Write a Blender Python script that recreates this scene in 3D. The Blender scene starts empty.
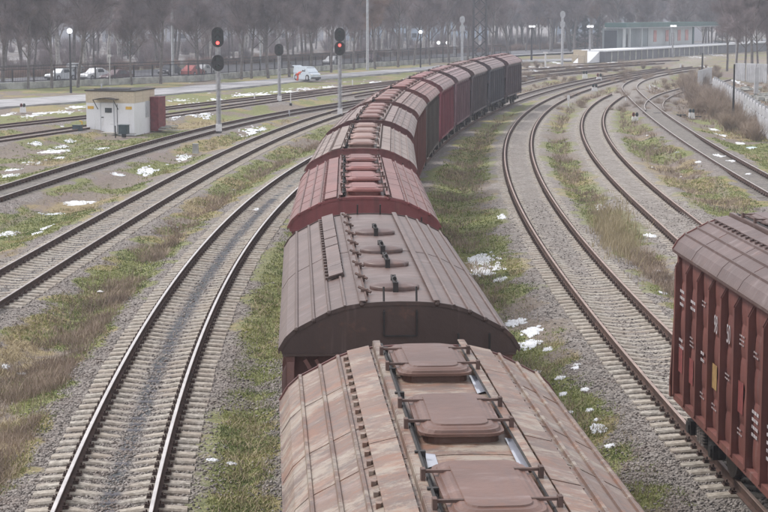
import bpy, math, random
import numpy as np
from mathutils import Vector, Matrix
C = bpy.context.scene.collection
S = bpy.context.scene
R = random.Random(7)
RN = np.random.RandomState(11)
# ------------------------------------------------------------------ camera, light, exposure
F, CAMH = 1800.0, 8.0
PITCH = math.atan(242 / 1800)
cam = bpy.data.cameras.new('camera'); camo = bpy.data.objects.new('camera', cam); C.objects.link(camo)
camo.location = (0, 0, CAMH); camo.rotation_euler = (math.pi / 2 - PITCH, 0, 0)
cam.sensor_width = 36; cam.lens = 36 * F / 768; cam.clip_end = 6000; cam.clip_start = 0.5
S.camera = camo
SUN_EL, SUN_AZ = math.radians(50), math.radians(290)      # azimuth clockwise from +Y
W = bpy.data.worlds.new('World'); S.world = W; W.use_nodes = True
wn = W.node_tree.nodes; wl = W.node_tree.links
sky = wn.new('ShaderNodeTexSky'); sky.sky_type = 'NISHITA'; sky.sun_disc = False
sky.sun_elevation = SUN_EL; sky.sun_rotation = SUN_AZ; sky.dust_density = 2.5; sky.air_density = 1.0; sky.ozone_density = 1.0
wtc = wn.new('ShaderNodeTexCoord'); cn = wn.new('ShaderNodeTexNoise'); cn.inputs['Scale'].default_value = 2.5; cn.inputs['Detail'].default_value = 5
wl.new(wtc.outputs['Generated'], cn.inputs['Vector'])
cr = wn.new('ShaderNodeMix'); cr.data_type = 'RGBA'; wl.new(cn.outputs['Fac'], cr.inputs[0])       # the closed cloud cover
cr.inputs[6].default_value = (4.7, 4.7, 4.9, 1); cr.inputs[7].default_value = (6.7, 6.6, 6.7, 1)
cm = wn.new('ShaderNodeMix'); cm.data_type = 'RGBA'; cm.inputs[0].default_value = 0.85
wl.new(sky.outputs[0], cm.inputs[6]); wl.new(cr.outputs[2], cm.inputs[7]); wl.new(cm.outputs[2], wn['Background'].inputs[0])
wn['Background'].inputs[1].default_value = 0.10
sun = bpy.data.lights.new('sun', 'SUN'); sun.energy = 1.5; sun.angle = math.radians(16); sun.color = (1, 0.97, 0.94)
suno = bpy.data.objects.new('sun', sun); C.objects.link(suno)
sd = Vector((math.sin(SUN_AZ) * math.cos(SUN_EL), math.cos(SUN_AZ) * math.cos(SUN_EL), math.sin(SUN_EL)))
suno.rotation_euler = sd.to_track_quat('Z', 'Y').to_euler()
S.view_settings.view_transform = 'Standard'; S.view_settings.look = 'None'
S.view_settings.exposure = 1.08; S.view_settings.gamma = 1; S.view_settings.use_curve_mapping = False
S.render.engine = 'CYCLES'
S.cycles.volume_bounces = 1

def at(u, v, z=0.0):
    """point of the world at height z seen at photograph position u, v"""
    x = (u - 384) / F; yv = (v - 256) / F
    dy = math.cos(PITCH) - yv * math.sin(PITCH); dz = -math.sin(PITCH) - yv * math.cos(PITCH)
    t = (z - CAMH) / dz
    return Vector((x * t, dy * t, z))
# ------------------------------------------------------------------ value noise
def vn(x, y, seed=0):
    x = np.asarray(x, float); y = np.asarray(y, float)
    xi = np.floor(x).astype(np.int64); yi = np.floor(y).astype(np.int64); fx = x - xi; fy = y - yi
    fx = fx * fx * (3 - 2 * fx); fy = fy * fy * (3 - 2 * fy)
    def h(a, b):
        n = (a * 374761393 + b * 668265263 + seed * 1274126177) & 0xffffffff
        n = ((n ^ (n >> 13)) * 1274126177) & 0xffffffff
        return ((n ^ (n >> 16)) & 0xffff) / 65535.0
    return (h(xi, yi) * (1 - fx) + h(xi + 1, yi) * fx) * (1 - fy) + (h(xi, yi + 1) * (1 - fx) + h(xi + 1, yi + 1) * fx) * fy
def fbm(x, y, seed=0, o=4):
    s = 0; a = 0.5; t = 0
    for k in range(o):
        s = s + a * vn(x * 2 ** k + 17 * k, y * 2 ** k - 9 * k, seed + k); t += a; a *= 0.55
    return s / t
def sstep(a, b, x):
    t = np.clip((x - a) / (b - a), 0, 1); return t * t * (3 - 2 * t)
# ------------------------------------------------------------------ materials
def newmat(name):
    m = bpy.data.materials.new(name); m.use_nodes = True
    return m, m.node_tree.nodes, m.node_tree.links, m.node_tree.nodes['Principled BSDF']
def nz(n, l, scale, vec=None, detail=4, rough=0.6):
    t = n.new('ShaderNodeTexNoise'); t.inputs['Scale'].default_value = scale
    t.inputs['Detail'].default_value = detail; t.inputs['Roughness'].default_value = rough
    if vec is not None: l.new(vec, t.inputs['Vector'])
    return t.outputs['Fac']
def ramp(n, l, fac, a, b):
    r = n.new('ShaderNodeMapRange'); r.interpolation_type = 'SMOOTHSTEP'
    r.inputs['From Min'].default_value = a; r.inputs['From Max'].default_value = b
    l.new(fac, r.inputs['Value']); return r.outputs[0]
def mix(n, l, fac, a, b, mode='MIX'):
    m = n.new('ShaderNodeMix'); m.data_type = 'RGBA'; m.blend_type = mode
    if hasattr(fac, 'links'): l.new(fac, m.inputs[0])
    else: m.inputs[0].default_value = fac
    for s, v in ((m.inputs[6], a), (m.inputs[7], b)):
        if hasattr(v, 'links'): l.new(v, s)
        else: s.default_value = (*v, 1)
    return m.outputs[2]
def math_(n, l, op, a, b=0.0, c=None):
    m = n.new('ShaderNodeMath'); m.operation = op
    for i, v in enumerate((a, b) if c is None else (a, b, c)):
        if hasattr(v, 'links'): l.new(v, m.inputs[i])
        else: m.inputs[i].default_value = v
    return m.outputs[0]
def mapping(n, l, vec, scale, rot=(0, 0, 0)):
    m = n.new('ShaderNodeMapping'); m.inputs['Scale'].default_value = scale; m.inputs['Rotation'].default_value = rot
    l.new(vec, m.inputs['Vector']); return m.outputs[0]
def bump(n, l, h, p, strength=0.4, dist=0.02):
    b = n.new('ShaderNodeBump'); b.inputs['Strength'].default_value = strength; b.inputs['Distance'].default_value = dist
    l.new(h, b.inputs['Height']); l.new(b.outputs[0], p.inputs['Normal'])
def simple(name, col, rough=0.7, metal=0.0, var=0.25, scale=6.0, emit=None, b=0.0, coord='Object'):
    m, n, l, p = newmat(name)
    tc = n.new('ShaderNodeTexCoord').outputs[coord]
    f = nz(n, l, scale, tc)
    dark = tuple(c * (1 - var) for c in col); lite = tuple(min(1, c * (1 + var)) for c in col)
    l.new(mix(n, l, ramp(n, l, f, 0.3, 0.7), dark, lite), p.inputs['Base Color'])
    p.inputs['Roughness'].default_value = rough; p.inputs['Metallic'].default_value = metal
    if b: bump(n, l, nz(n, l, scale * 5, tc), p, b, 0.01)
    if emit:
        p.inputs['Emission Color'].default_value = (*emit[0], 1); p.inputs['Emission Strength'].default_value = emit[1]
    return m
def paint_mat(name, worn=0.0, streak=True, rough=0.55):
    """weathered wagon paint; the hue is each part's own object colour"""
    m, n, l, p = newmat(name)
    tc = n.new('ShaderNodeTexCoord').outputs['Object']; oi = n.new('ShaderNodeObjectInfo')
    off = n.new('ShaderNodeVectorMath'); off.operation = 'ADD'
    sc = n.new('ShaderNodeVectorMath'); sc.operation = 'SCALE'; sc.inputs[0].default_value = (37, 53, 11)
    l.new(oi.outputs['Random'], sc.inputs['Scale']); l.new(tc, off.inputs[0]); l.new(sc.outputs[0], off.inputs[1])
    v = off.outputs[0]; col = oi.outputs['Color']
    big = ramp(n, l, nz(n, l, 0.9, v, 5, 0.65), 0.35, 0.68)
    c = mix(n, l, math_(n, l, 'MULTIPLY', big, 0.55), col, mix(n, l, 1.0, col, (0.48, 0.44, 0.43), 'MULTIPLY'))
    ru = ramp(n, l, nz(n, l, 3.0, v, 6, 0.7), 0.55, 0.72)
    c = mix(n, l, math_(n, l, 'MULTIPLY', ru, 0.45), c, (0.17, 0.075, 0.045))
    if streak:
        st = ramp(n, l, nz(n, l, 1.0, mapping(n, l, v, (7, 7, 0.5)), 4, 0.6), 0.45, 0.75)
        c = mix(n, l, math_(n, l, 'MULTIPLY', st, 0.4), c, (0.05, 0.032, 0.032))
        st2 = ramp(n, l, nz(n, l, 1.0, mapping(n, l, v, (4, 5, 0.35)), 3, 0.6), 0.58, 0.75)
        c = mix(n, l, math_(n, l, 'MULTIPLY', st2, 0.25), c, (0.36, 0.28, 0.27))
    else:
        du = ramp(n, l, nz(n, l, 1.0, mapping(n, l, v, (1.2, 5, 1.2), (0, 0, 0.35)), 5, 0.7), 0.5, 0.78)
        c = mix(n, l, math_(n, l, 'MULTIPLY', du, 0.30), c, (0.42, 0.36, 0.36))
        bl = ramp(n, l, nz(n, l, 1.0, mapping(n, l, v, (6, 0.6, 2)), 4, 0.6), 0.56, 0.76)
        c = mix(n, l, math_(n, l, 'MULTIPLY', bl, 0.45), c, (0.10, 0.07, 0.07))
    if not streak:
        sx = n.new('ShaderNodeSeparateXYZ'); l.new(tc, sx.inputs[0]); ax = math_(n, l, 'ABSOLUTE', sx.outputs[0]); mn = None
        for q in (.50, .90, 1.10, 1.32, 1.54):
            dq = math_(n, l, 'ABSOLUTE', math_(n, l, 'SUBTRACT', ax, q)); mn = dq if mn is None else math_(n, l, 'MINIMUM', mn, dq)
        sm = ramp(n, l, math_(n, l, 'ADD', mn, math_(n, l, 'MULTIPLY', nz(n, l, 7, v, 7, 0.8), 0.16)), 0.125, 0.065)
        c = mix(n, l, math_(n, l, 'MULTIPLY', sm, 0.7), c, (0.085, 0.05, 0.04))
        sp = ramp(n, l, nz(n, l, 14, v, 6, 0.8), 0.60, 0.68); c = mix(n, l, math_(n, l, 'MULTIPLY', sp, 0.45), c, (0.09, 0.055, 0.045))
    if worn:
        w1 = nz(n, l, 1.0, mapping(n, l, v, (1.9, 4.2, 1.0), (0, 0, -0.5)), 10, 0.82)
        w2 = nz(n, l, 1.1, v, 3, 0.5); w3 = nz(n, l, 12, v, 6, 0.8)
        ws = math_(n, l, 'ADD', math_(n, l, 'ADD', math_(n, l, 'MULTIPLY', w1, 0.75), math_(n, l, 'MULTIPLY', w2, 0.40)), math_(n, l, 'MULTIPLY', w3, 0.25))
        c = mix(n, l, math_(n, l, 'MULTIPLY', ramp(n, l, ws, 0.69, 0.77), 0.52), c, (0.38, 0.34, 0.28))
        rr = ramp(n, l, nz(n, l, 1.0, mapping(n, l, v, (1.7, 3.2, 1.0), (0, 0, -0.4)), 9, 0.82), 0.47, 0.62)
        c = mix(n, l, math_(n, l, 'MULTIPLY', rr, 0.55), c, (0.23, 0.10, 0.055))
        gr = ramp(n, l, nz(n, l, 3.5, v, 9, 0.8), 0.50, 0.60)
        c = mix(n, l, math_(n, l, 'MULTIPLY', gr, 0.5), c, (0.10, 0.08, 0.075))
    l.new(c, p.inputs['Base Color']); p.inputs['Roughness'].default_value = rough
    bump(n, l, nz(n, l, 6, v, 5, 0.6), p, 0.35, 0.02)
    return m
M = {}
M['paint'] = paint_mat('wagon_side_paint')
M['roof'] = paint_mat('wagon_roof_paint', 0, False, 0.48)
M['roof_worn'] = paint_mat('worn_roof_paint', 0.9, False, 0.5)
M['wet'] = simple('standing_meltwater', (0.30, 0.31, 0.36), 0.06, 0, 0.1, 3)
M['under'] = simple('grimy_steel', (0.022, 0.019, 0.019), 0.7, 0, 0.5, 5)
M['rust'] = simple('rusty_fitting', (0.105, 0.065, 0.055), 0.8, 0, 0.4, 6)
M['wheel'] = simple('wheel_steel', (0.07, 0.055, 0.05), 0.5, 0.3, 0.4, 5)
M['spring'] = simple('spring_steel', (0.16, 0.14, 0.13), 0.55, 0.2, 0.5, 8)
M['chalk'] = simple('faded_small_lettering', (0.33, 0.27, 0.27), 0.8, 0, 0.3, 9)
M['stencil'] = simple('worn_white_stencil', (0.46, 0.42, 0.43), 0.7, 0, 0.25, 9)
M['white'] = simple('weathered_white_paint', (0.68, 0.67, 0.68), 0.7, 0, 0.12, 9)
M['yellowmark'] = simple('yellow_marking', (0.32, 0.20, 0.08), 0.7, 0, 0.2, 9)
M['redmark'] = simple('red_marking', (0.20, 0.05, 0.047), 0.7, 0, 0.2, 9)
M['rail_rust'] = simple('rusty_rail_steel', (0.07, 0.038, 0.028), 0.85, 0, 0.35, 3, coord='Object')
M['rail_top'] = simple('worn_rail_head', (0.60, 0.56, 0.54), 0.30, 0.5, 0.15, 2)
M['rail_top_dull'] = simple('dull_rail_head', (0.30, 0.215, 0.18), 0.5, 0.25, 0.2, 2)
M['rail_top_mid'] = simple('grey_rail_head', (0.36, 0.32, 0.30), 0.42, 0.4, 0.2, 2)
M['fasten'] = simple('rusty_fastening', (0.07, 0.042, 0.033), 0.8, 0, 0.3, 20)
M['concrete'] = simple('sleeper_concrete', (0.46, 0.43, 0.385), 0.9, 0, 0.22, 5, b=0.3, coord='Generated')
def sleeper_mat():
    m, n, l, p = newmat('weathered_sleeper_concrete')
    g = n.new('ShaderNodeNewGeometry').outputs['Position']; oi = n.new('ShaderNodeObjectInfo')
    f = ramp(n, l, nz(n, l, 9, g, 5, 0.7), 0.35, 0.7)
    c = mix(n, l, f, (0.19, 0.17, 0.145), (0.48, 0.445, 0.395))
    c = mix(n, l, math_(n, l, 'MULTIPLY', ramp(n, l, oi.outputs['Random'], 0.0, 1.0), 0.35), c, (0.40, 0.34, 0.27))
    c = mix(n, l, math_(n, l, 'MULTIPLY', ramp(n, l, nz(n, l, 1.3, g, 5), 0.42, 0.65), 0.55), c, (0.27, 0.22, 0.18))
    tc = n.new('ShaderNodeTexCoord').outputs['Object']; sx = n.new('ShaderNodeSeparateXYZ'); l.new(tc, sx.inputs[0])
    at_ = n.new('ShaderNodeAttribute'); at_.attribute_name = 'oil'
    oil = math_(n, l, 'MULTIPLY', ramp(n, l, at_.outputs['Fac'], 0.05, 0.75), ramp(n, l, nz(n, l, 1.2, g, 4), 0.26, 0.42))
    c = mix(n, l, math_(n, l, 'MULTIPLY', oil, 0.95), c, (0.075, 0.075, 0.09))
    l.new(c, p.inputs['Base Color']); p.inputs['Roughness'].default_value = 0.92
    bump(n, l, nz(n, l, 40, g, 3), p, 0.3, 0.01)
    return m
M['sleeper'] = sleeper_mat()
M['snow'] = simple('melting_snow', (0.62, 0.635, 0.66), 0.8, 0, 0.14, 6, b=0.4)
M['snow'].node_tree.nodes['Principled BSDF'].inputs['Roughness'].default_value = 0.75
M['blackpaint'] = simple('black_enamel', (0.018, 0.018, 0.02), 0.5, 0, 0.3, 4)
M['mast'] = simple('grey_mast_concrete', (0.30, 0.30, 0.32), 0.8, 0, 0.2, 4)
M['lightgrey'] = simple('light_grey_paint', (0.42, 0.43, 0.46), 0.7, 0, 0.15, 4)
M['whitepaint'] = None; M['whitepaint'] = simple('white_wall_paint', (0.74, 0.76, 0.80), 0.75, 0, 0.06, 1.5)
M['teal_dark'] = simple('dark_teal_enamel', (0.035, 0.06, 0.075), 0.5, 0, 0.2, 4)
M['yellow'] = simple('yellow_plate', (0.68, 0.42, 0.06), 0.6, 0, 0.1, 6)
M['maroon'] = simple('maroon_steel', (0.16, 0.028, 0.035), 0.6, 0, 0.25, 3)
M['redlamp'] = simple('lit_red_lens', (0.8, 0.05, 0.04), 0.3, emit=((1, 0.08, 0.07), 1.7))
M['whitelamp'] = simple('lit_white_globe', (0.9, 0.9, 0.9), 0.3, emit=((0.95, 0.97, 1), 0.55))
M['lens'] = simple('dark_lens', (0.03, 0.05, 0.05), 0.15)
M['glass'] = simple('dark_window_glass', (0.05, 0.06, 0.07), 0.15)
M['asphalt'] = simple('worn_asphalt', (0.13, 0.13, 0.145), 0.85, 0, 0.15, 0.3)
M['path'] = simple('pale_concrete_path', (0.29, 0.285, 0.295), 0.85, 0, 0.25, 0.5)
M['bark'] = simple('tree_bark', (0.135, 0.118, 0.115), 0.9, 0, 0.35, 3)
M['bark_pale'] = simple('pale_tree_bark', (0.36, 0.34, 0.33), 0.9, 0, 0.35, 3)
M['twig'] = simple('bare_twigs', (0.22, 0.175, 0.18), 0.95, 0, 0.3, 0.5)
M['twig_rust'] = simple('reddish_twigs', (0.30, 0.20, 0.165), 0.95, 0, 0.3, 0.5)
M['twig_pale'] = simple('pale_grey_twigs', (0.36, 0.32, 0.34), 0.95, 0, 0.3, 0.5)
M['evergreen'] = simple('evergreen_needles', (0.04, 0.065, 0.045), 0.9, 0, 0.4, 1)
M['fence'] = simple('dark_fence_iron', (0.035, 0.03, 0.035), 0.6, 0, 0.3, 1)
M['parapet'] = simple('stained_parapet', (0.33, 0.33, 0.31), 0.9, 0, 0.4, 0.7)
M['slabfence'] = simple('precast_fence_concrete', (0.42, 0.42, 0.44), 0.9, 0, 0.15, 1.2)
def blade_mat(name, a, b):
    m, n, l, p = newmat(name)
    g = n.new('ShaderNodeNewGeometry').outputs['Position']
    c = mix(n, l, ramp(n, l, nz(n, l, 0.8, g, 4), 0.3, 0.7), a, b)
    l.new(c, p.inputs['Base Color']); p.inputs['Roughness'].default_value = 0.9; return m
M['grassgreen'] = blade_mat('short_green_grass', (0.09, 0.13, 0.035), (0.27, 0.275, 0.095))
M['drygrass'] = blade_mat('straw_grass', (0.30, 0.25, 0.15), (0.42, 0.35, 0.23))
M['weed'] = blade_mat('brown_dead_weeds', (0.18, 0.135, 0.105), (0.38, 0.30, 0.235))
# ------------------------------------------------------------------ mesh builder
class MB:
    def __init__(s): s.v = []; s.f = []; s.mi = []; s.cur = 0
    def add(s, vs, fs):
        o = len(s.v); s.v += [tuple(p) for p in vs]
        for q in fs: s.f.append([i + o for i in q]); s.mi.append(s.cur)
        return s
    def box(s, c, d, rz=0.0, taper=1.0):
        x, y, z = d[0] / 2, d[1] / 2, d[2] / 2; cs, sn = math.cos(rz), math.sin(rz); vs = []
        for k, (sz, t) in enumerate(((-z, 1), (z, taper))):
            for a, b in ((-x, -y), (x, -y), (x, y), (-x, y)):
                a *= t; b *= t; vs.append((c[0] + a * cs - b * sn, c[1] + a * sn + b * cs, c[2] + sz))
        return s.add(vs, [(0, 3, 2, 1), (4, 5, 6, 7), (0, 1, 5, 4), (1, 2, 6, 5), (2, 3, 7, 6), (3, 0, 4, 7)])
    def tube(s, a, b, r, r2=None, n=8, cap=True):
        a = Vector(a); b = Vector(b); r2 = r if r2 is None else r2
        d = (b - a).normalized(); x = d.orthogonal().normalized(); y = d.cross(x)
        vs = [a + (x * math.cos(t) + y * math.sin(t)) * r for t in [2 * math.pi * k / n for k in range(n)]]
        vs += [b + (x * math.cos(t) + y * math.sin(t)) * r2 for t in [2 * math.pi * k / n for k in range(n)]]
        fs = [(k, (k + 1) % n, n + (k + 1) % n, n + k) for k in range(n)]
        if cap: fs += [tuple(reversed(range(n))), tuple(range(n, 2 * n))]
        return s.add(vs, fs)
    def bar(s, a, b, w, h):
        """rectangular bar from a to b"""
        a = Vector(a); b = Vector(b); d = (b - a).normalized()
        up = Vector((0, 0, 1)) if abs(d.z) < 0.95 else Vector((0, 1, 0))
        x = d.cross(up).normalized() * w / 2; y = x.cross(d).normalized() * h / 2; vs = []
        for p in (a, b): vs += [p - x - y, p + x - y, p + x + y, p - x + y]
        return s.add(vs, [(0, 3, 2, 1), (4, 5, 6, 7), (0, 1, 5, 4), (1, 2, 6, 5), (2, 3, 7, 6), (3, 0, 4, 7)])
    def prism(s, prof, axis, a, b):
        """closed profile of 2-D points extruded along axis from a to b; profile uses the other two axes in order"""
        n = len(prof); vs = []
        for t in (a, b):
            for p in prof:
                q = [p[0], p[1]]; q.insert(axis, t); vs.append(tuple(q))
        fs = [(k, (k + 1) % n, n + (k + 1) % n, n + k) for k in range(n)] + [tuple(reversed(range(n))), tuple(range(n, 2 * n))]
        return s.add(vs, fs)
    def ball(s, c, r, n=10, m=6, sq=(1, 1, 1)):
        vs = []; fs = []
        for j in range(m + 1):
            ph = math.pi * j / m
            for k in range(n):
                t = 2 * math.pi * k / n
                vs.append((c[0] + r * sq[0] * math.sin(ph) * math.cos(t), c[1] + r * sq[1] * math.sin(ph) * math.sin(t), c[2] + r * sq[2] * math.cos(ph)))
        for j in range(m):
            for k in range(n): fs.append((j * n + k, (j + 1) * n + k, (j + 1) * n + (k + 1) % n, j * n + (k + 1) % n))
        return s.add(vs, fs)
    def build(s, name, mats, parent=None, color=None, smooth=False, kind=None):
        me = bpy.data.meshes.new(name); me.from_pydata(s.v, [], s.f)
        mats = mats if isinstance(mats, (list, tuple)) else [mats]
        for m in mats: me.materials.append(M[m] if isinstance(m, str) else m)
        if len(mats) > 1: me.polygons.foreach_set('material_index', s.mi)
        if smooth: me.polygons.foreach_set('use_smooth', [True] * len(s.f))
        me.update()
        return link(name, me, parent, color, kind)
def link(name, me, parent=None, color=None, kind=None):
    o = bpy.data.objects.new(name, me); C.objects.link(o)
    if parent: o.parent = parent
    if color: o.color = (*color, 1)
    if kind: o['kind'] = kind
    return o
def npmesh(name, v, f, mat, smooth=False, attrs=None):
    """numpy mesh: v (n,3), f (m,k) all the same size"""
    me = bpy.data.meshes.new(name); k = f.shape[1]
    me.vertices.add(len(v)); me.vertices.foreach_set('co', v.astype(np.float32).ravel())
    me.loops.add(f.size); me.loops.foreach_set('vertex_index', f.astype(np.int32).ravel())
    me.polygons.add(len(f)); me.polygons.foreach_set('loop_start', np.arange(0, f.size, k, dtype=np.int32))
    me.polygons.foreach_set('loop_total', np.full(len(f), k, dtype=np.int32))
    if smooth: me.polygons.foreach_set('use_smooth', np.ones(len(f), dtype=bool))
    for nm, arr in (attrs or {}).items():
        a = me.color_attributes.new(nm, 'FLOAT_COLOR', 'POINT'); a.data.foreach_set('color', arr.astype(np.float32).ravel())
    me.materials.append(M[mat] if isinstance(mat, str) else mat); me.update(); me.validate()
    return me
def thing(name, label, cat, loc=(0, 0, 0), rz=0.0, group=None):
    o = bpy.data.objects.new(name, None); C.objects.link(o); o.location = loc; o.rotation_euler = (0, 0, rz)
    o.empty_display_size = 0.3
    return tag(o, label, cat, group)
def tag(o, label, cat, group=None):
    o['label'] = label; o['category'] = cat
    if group: o['group'] = group
    return o
def copy_tree(o, parent=None):
    c = o.copy(); C.objects.link(c); c.parent = parent
    for ch in o.children: copy_tree(ch, c)
    return c
# ------------------------------------------------------------------ the lines of the tracks (metres; fitted curves x(y))
class Line:
    def __init__(s, c, y0, y1, ks=0.0, ke=0.0, ystart=None, yend=None, hmax=0.6):
        s.c = np.array(c); s.d = np.polyder(s.c); s.y0, s.y1, s.ks, s.ke = y0, y1, ks, ke
        s.ys = y0 if ystart is None else ystart; s.ye = y1 if yend is None else yend
    def x(s, y):
        y = np.asarray(y, float); yc = np.clip(y, s.y0, s.y1)
        b = np.polyval(s.c, yc - 100); h = np.polyval(s.d, yc - 100); dd = y - yc
        k = np.where(dd > 0, s.ke, s.ks)
        return b + h * dd + 0.5 * k * dd * dd
    def h(s, y): return (s.x(np.asarray(y) + 0.5) - s.x(np.asarray(y) - 0.5))
train_pts = [(.445, 19.6), (.224, 22.6), (-.31, 32.9), (-.35, 36.4), (-.69, 49.9), (-.62, 62.3), (-.34, 76.3), (.85, 90.4), (2.07, 103.3), (3.5, 116.6), (5.2, 129.4), (6.87, 141.7), (8.98, 156.9), (13.85, 178.8), (17.2, 192.6)]
tp = np.array(train_pts); train_c = np.polyfit(tp[:, 1] - 100, tp[:, 0], 3)
L = {
 'T1': Line([0.0011716484680201228, 0.09922988479663153, -3.4845608876446734], 28, 103, 0, 0.0012, 14, 230),
 'TR': Line(train_c, 20, 190, 0, 0.002, 10, 270),
 'T2': Line([4.083662366621716e-06, 0.0005926820041308748, 0.06916402848040532, -9.135186494916342], 50, 163, 0, 0.0028, 40, 270),
 'T3': Line([1.3154726466520373e-05, 0.0005599729744172416, 0.10121789408281036, -15.748594628887973], 79, 160, 0, 0, 65, 176),
 'T4': Line([0.00013831293323430312, 0.26107225717986576, -29.371933679547954], 114, 173, 0, 0.001, 95, 250),
 'T5': Line([-0.00035145536993923135, 0.38342963186497553, -39.28761681309932], 128, 166, 0, 0.0005, 110, 262),
 'T7': Line([8.452185153809585e-07, 0.0008047589747008188, 0.06061336934295655, 7.525989834723128], 28, 169, 0, 0.002, 16, 280),
 'T8': Line([2.4901707097573066e-06, 0.0007255902591700366, 0.05750027599066024, 12.624175530209762], 74, 180, 0, 0, 25, 184),
 'T9': Line([-7.35104094346478e-07, 0.0003511368702404106, 0.05157436183089965, 19.046753584040587], 81, 190, 0, 0.0042, 50, 262),
 'T11': Line([4.083662366621716e-06, 0.0005926820041308748, 0.06916402848040532, -14.6], 50, 163, 0, 0.0028, 178, 300),
 'T12': Line([4.083662366621716e-06, 0.0005926820041308748, 0.06916402848040532, -21.0], 50, 163, 0, 0.0028, 186, 320),
 'T10': Line([0.0025392809954002627, -0.1505818674723465, 23.810341356896615], 152, 192, 0, 0.001, 152, 225),
}
LK = list(L); RG = 0.796
def tdist(x, y, keys=LK):
    best = np.full(np.shape(x), 99.0)
    for k in keys:
        t = L[k]; d = (x - t.x(y)) * np.cos(np.arctan(t.h(y)))
        ok = (y > t.ys - 1) & (y < t.ye + 1)
        best = np.where(ok & (np.abs(d) < best), np.abs(d), best)
    return best
# fence line beside the street (x as a function of y), signed distance behind it
fpx = [(0, 88.5), (200, 80), (320, 70), (440, 61.5), (540, 56)]
fpt = [at(u, v, -0.4) for u, v in fpx]
fxs = np.array([p.x for p in fpt]); fys = np.array([p.y for p in fpt])
def fence_x(y):
    y = np.asarray(y, float)
    lo = fxs[0] + (y - fys[0]) * (fxs[1] - fxs[0]) / (fys[1] - fys[0])
    hi = fxs[-1] + (y - fys[-1]) * 0.5
    return np.where(y < fys[0], lo, np.where(y > fys[-1], hi, np.interp(y, fys, fxs)))
def behind(x, y): return (fence_x(y) - x) * 0.90
ROAD0, ROAD1 = 6.5, 24.0
# ------------------------------------------------------------------ ground
def ground_z(x, y):
    d = tdist(x, y)
    z = -0.25 - 0.30 * sstep(1.45, 3.4, d)
    bury = sstep(0, 1, (y - 45) / 20) * 0
    z = z - 0.012 * (1 - sstep(1.25, 1.6, d))
    z = z + (fbm(x * 0.35, y * 0.35, 3) - 0.5) * 0.28 * sstep(2.2, 4.5, d) + (fbm(x * 2.2, y * 2.2, 9) - 0.5) * 0.05
    # ballast that has crept over the sleepers of the right-hand tracks
    for k, a, b in (('T7', 52, 66), ('T8', 20, 21), ('T9', 20, 21), ('T3', 20, 21), ('T4', 20, 21), ('T5', 20, 21), ('T10', 20, 21)):
        t = L[k]; dd = np.abs(x - t.x(y)); z = z + (0.048 if k in ('T7', 'T8', 'T9', 'T3') else 0.12) * sstep(a, b, y) * (1 - sstep(1.3, 2.0, dd))
    bb = behind(x, y)
    z = np.where(bb > 0.2, np.minimum(z, -0.42), z)
    return np.where(d < 0.95, np.minimum(z, -0.135), z)
def zones(x, y):
    d = tdist(x, y); n1 = fbm(x * 0.5, y * 0.5, 21); n2 = fbm(x * 0.16, y * 0.11, 5); n3 = fbm(x * 1.4, y * 1.4, 33)
    bal = 1 - sstep(1.55, 2.45, sstep(35, 85, y) * .45 + d + (n1 - 0.5) * 2.4 + (n3 - 0.5) * 0.8)
    left = x < L['T1'].x(y)
    gr = fbm(x * 0.22, y * 0.16, 50) * 0.75 + n1 * 0.25
    green = sstep(0.40, 0.53, gr)
    xt = L['TR'].x(y); side = (.35 + .9 * n1) * np.exp(-((x - xt + 2.6) / 1.1) ** 2) * (y < 90) + .8 * np.exp(-((x - xt - 2.9) / 1.2) ** 2) * (y < 150)
    green = np.clip(green + side, 0, 1)
    och = sstep(0.48, 0.66, fbm(x * 0.28, y * 0.2, 71) * 0.7 + n3 * 0.3)
    och = och * (1 - .75 * np.clip(side, 0, 1) * (x < xt)); bal = bal * (1 - .7 * np.clip(side, 0, 1))
    return d, bal, green, och
fan = np.concatenate([np.arange(-0.245, 0.2451, 0.00135)])
fan = np.concatenate([[-8, -3, -1.2, -0.6, -0.4, -0.3], fan, [0.3, 0.4, 0.6, 1.2, 3, 8]])
rows = [13.0]
while rows[-1] < 430: rows.append(rows[-1] * 1.0062)
rows = np.array(rows + [500, 650, 900, 1400, 2500, 5000])
Y = np.repeat(rows[:, None], len(fan), 1); X = Y * fan[None, :]
near = Y < 420
Z = np.where(near, ground_z(X, Y), -0.45)
d, bal, green, och = zones(X, Y)
oil = (1 - sstep(0.08, 0.26, np.abs(X - L['T1'].x(Y) + 0.02 + (fbm(X * 0 + 1, Y * 0.3, 8) - 0.5) * 0.3))) * (Y < 110)
oil = np.maximum(oil * .8, 0.4 * (1 - sstep(0.1, 0.4, np.abs(X - L['T2'].x(Y)))) * (Y < 150))
soot = (1 - sstep(0.6, 1.4, np.abs(X - L['T3'].x(Y)))) * 0.7 + (1 - sstep(0.7, 1.3, np.abs(X - L['T9'].x(Y)))) * (Y < 155) * 0.6
pale = np.zeros_like(X)
for k, a in (('T7', 0.5), ('T8', 0.7), ('T1', 0.25), ('T2', 0.25)):
    pale = np.maximum(pale, a * (1 - sstep(1.3, 2.2, np.abs(X - L[k].x(Y)) + (fbm(X * 0.8, Y * 0.8, 91) - 0.5) * 0.8)))
rusty = np.zeros_like(X)
for k in LK:
    dd_ = np.abs(np.abs(X - L[k].x(Y)) - RG); rusty = np.maximum(rusty, 1 - sstep(.10, .30, dd_))
far = sstep(150, 190, Y) * (X > 5) * sstep(.35, .6, fbm(X * .12, Y * .08, 61))
bb = behind(X, Y)
col1 = np.stack([bal, green, och, np.clip(oil, 0, 1)], -1).reshape(-1, 4)
col2 = np.stack([np.clip(soot, 0, 1), pale, np.maximum(far, rusty * .8), sstep(20, 40, bb)], -1).reshape(-1, 4)
V = np.stack([X, Y, Z], -1).reshape(-1, 3); nc = len(fan); nr = len(rows)
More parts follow.
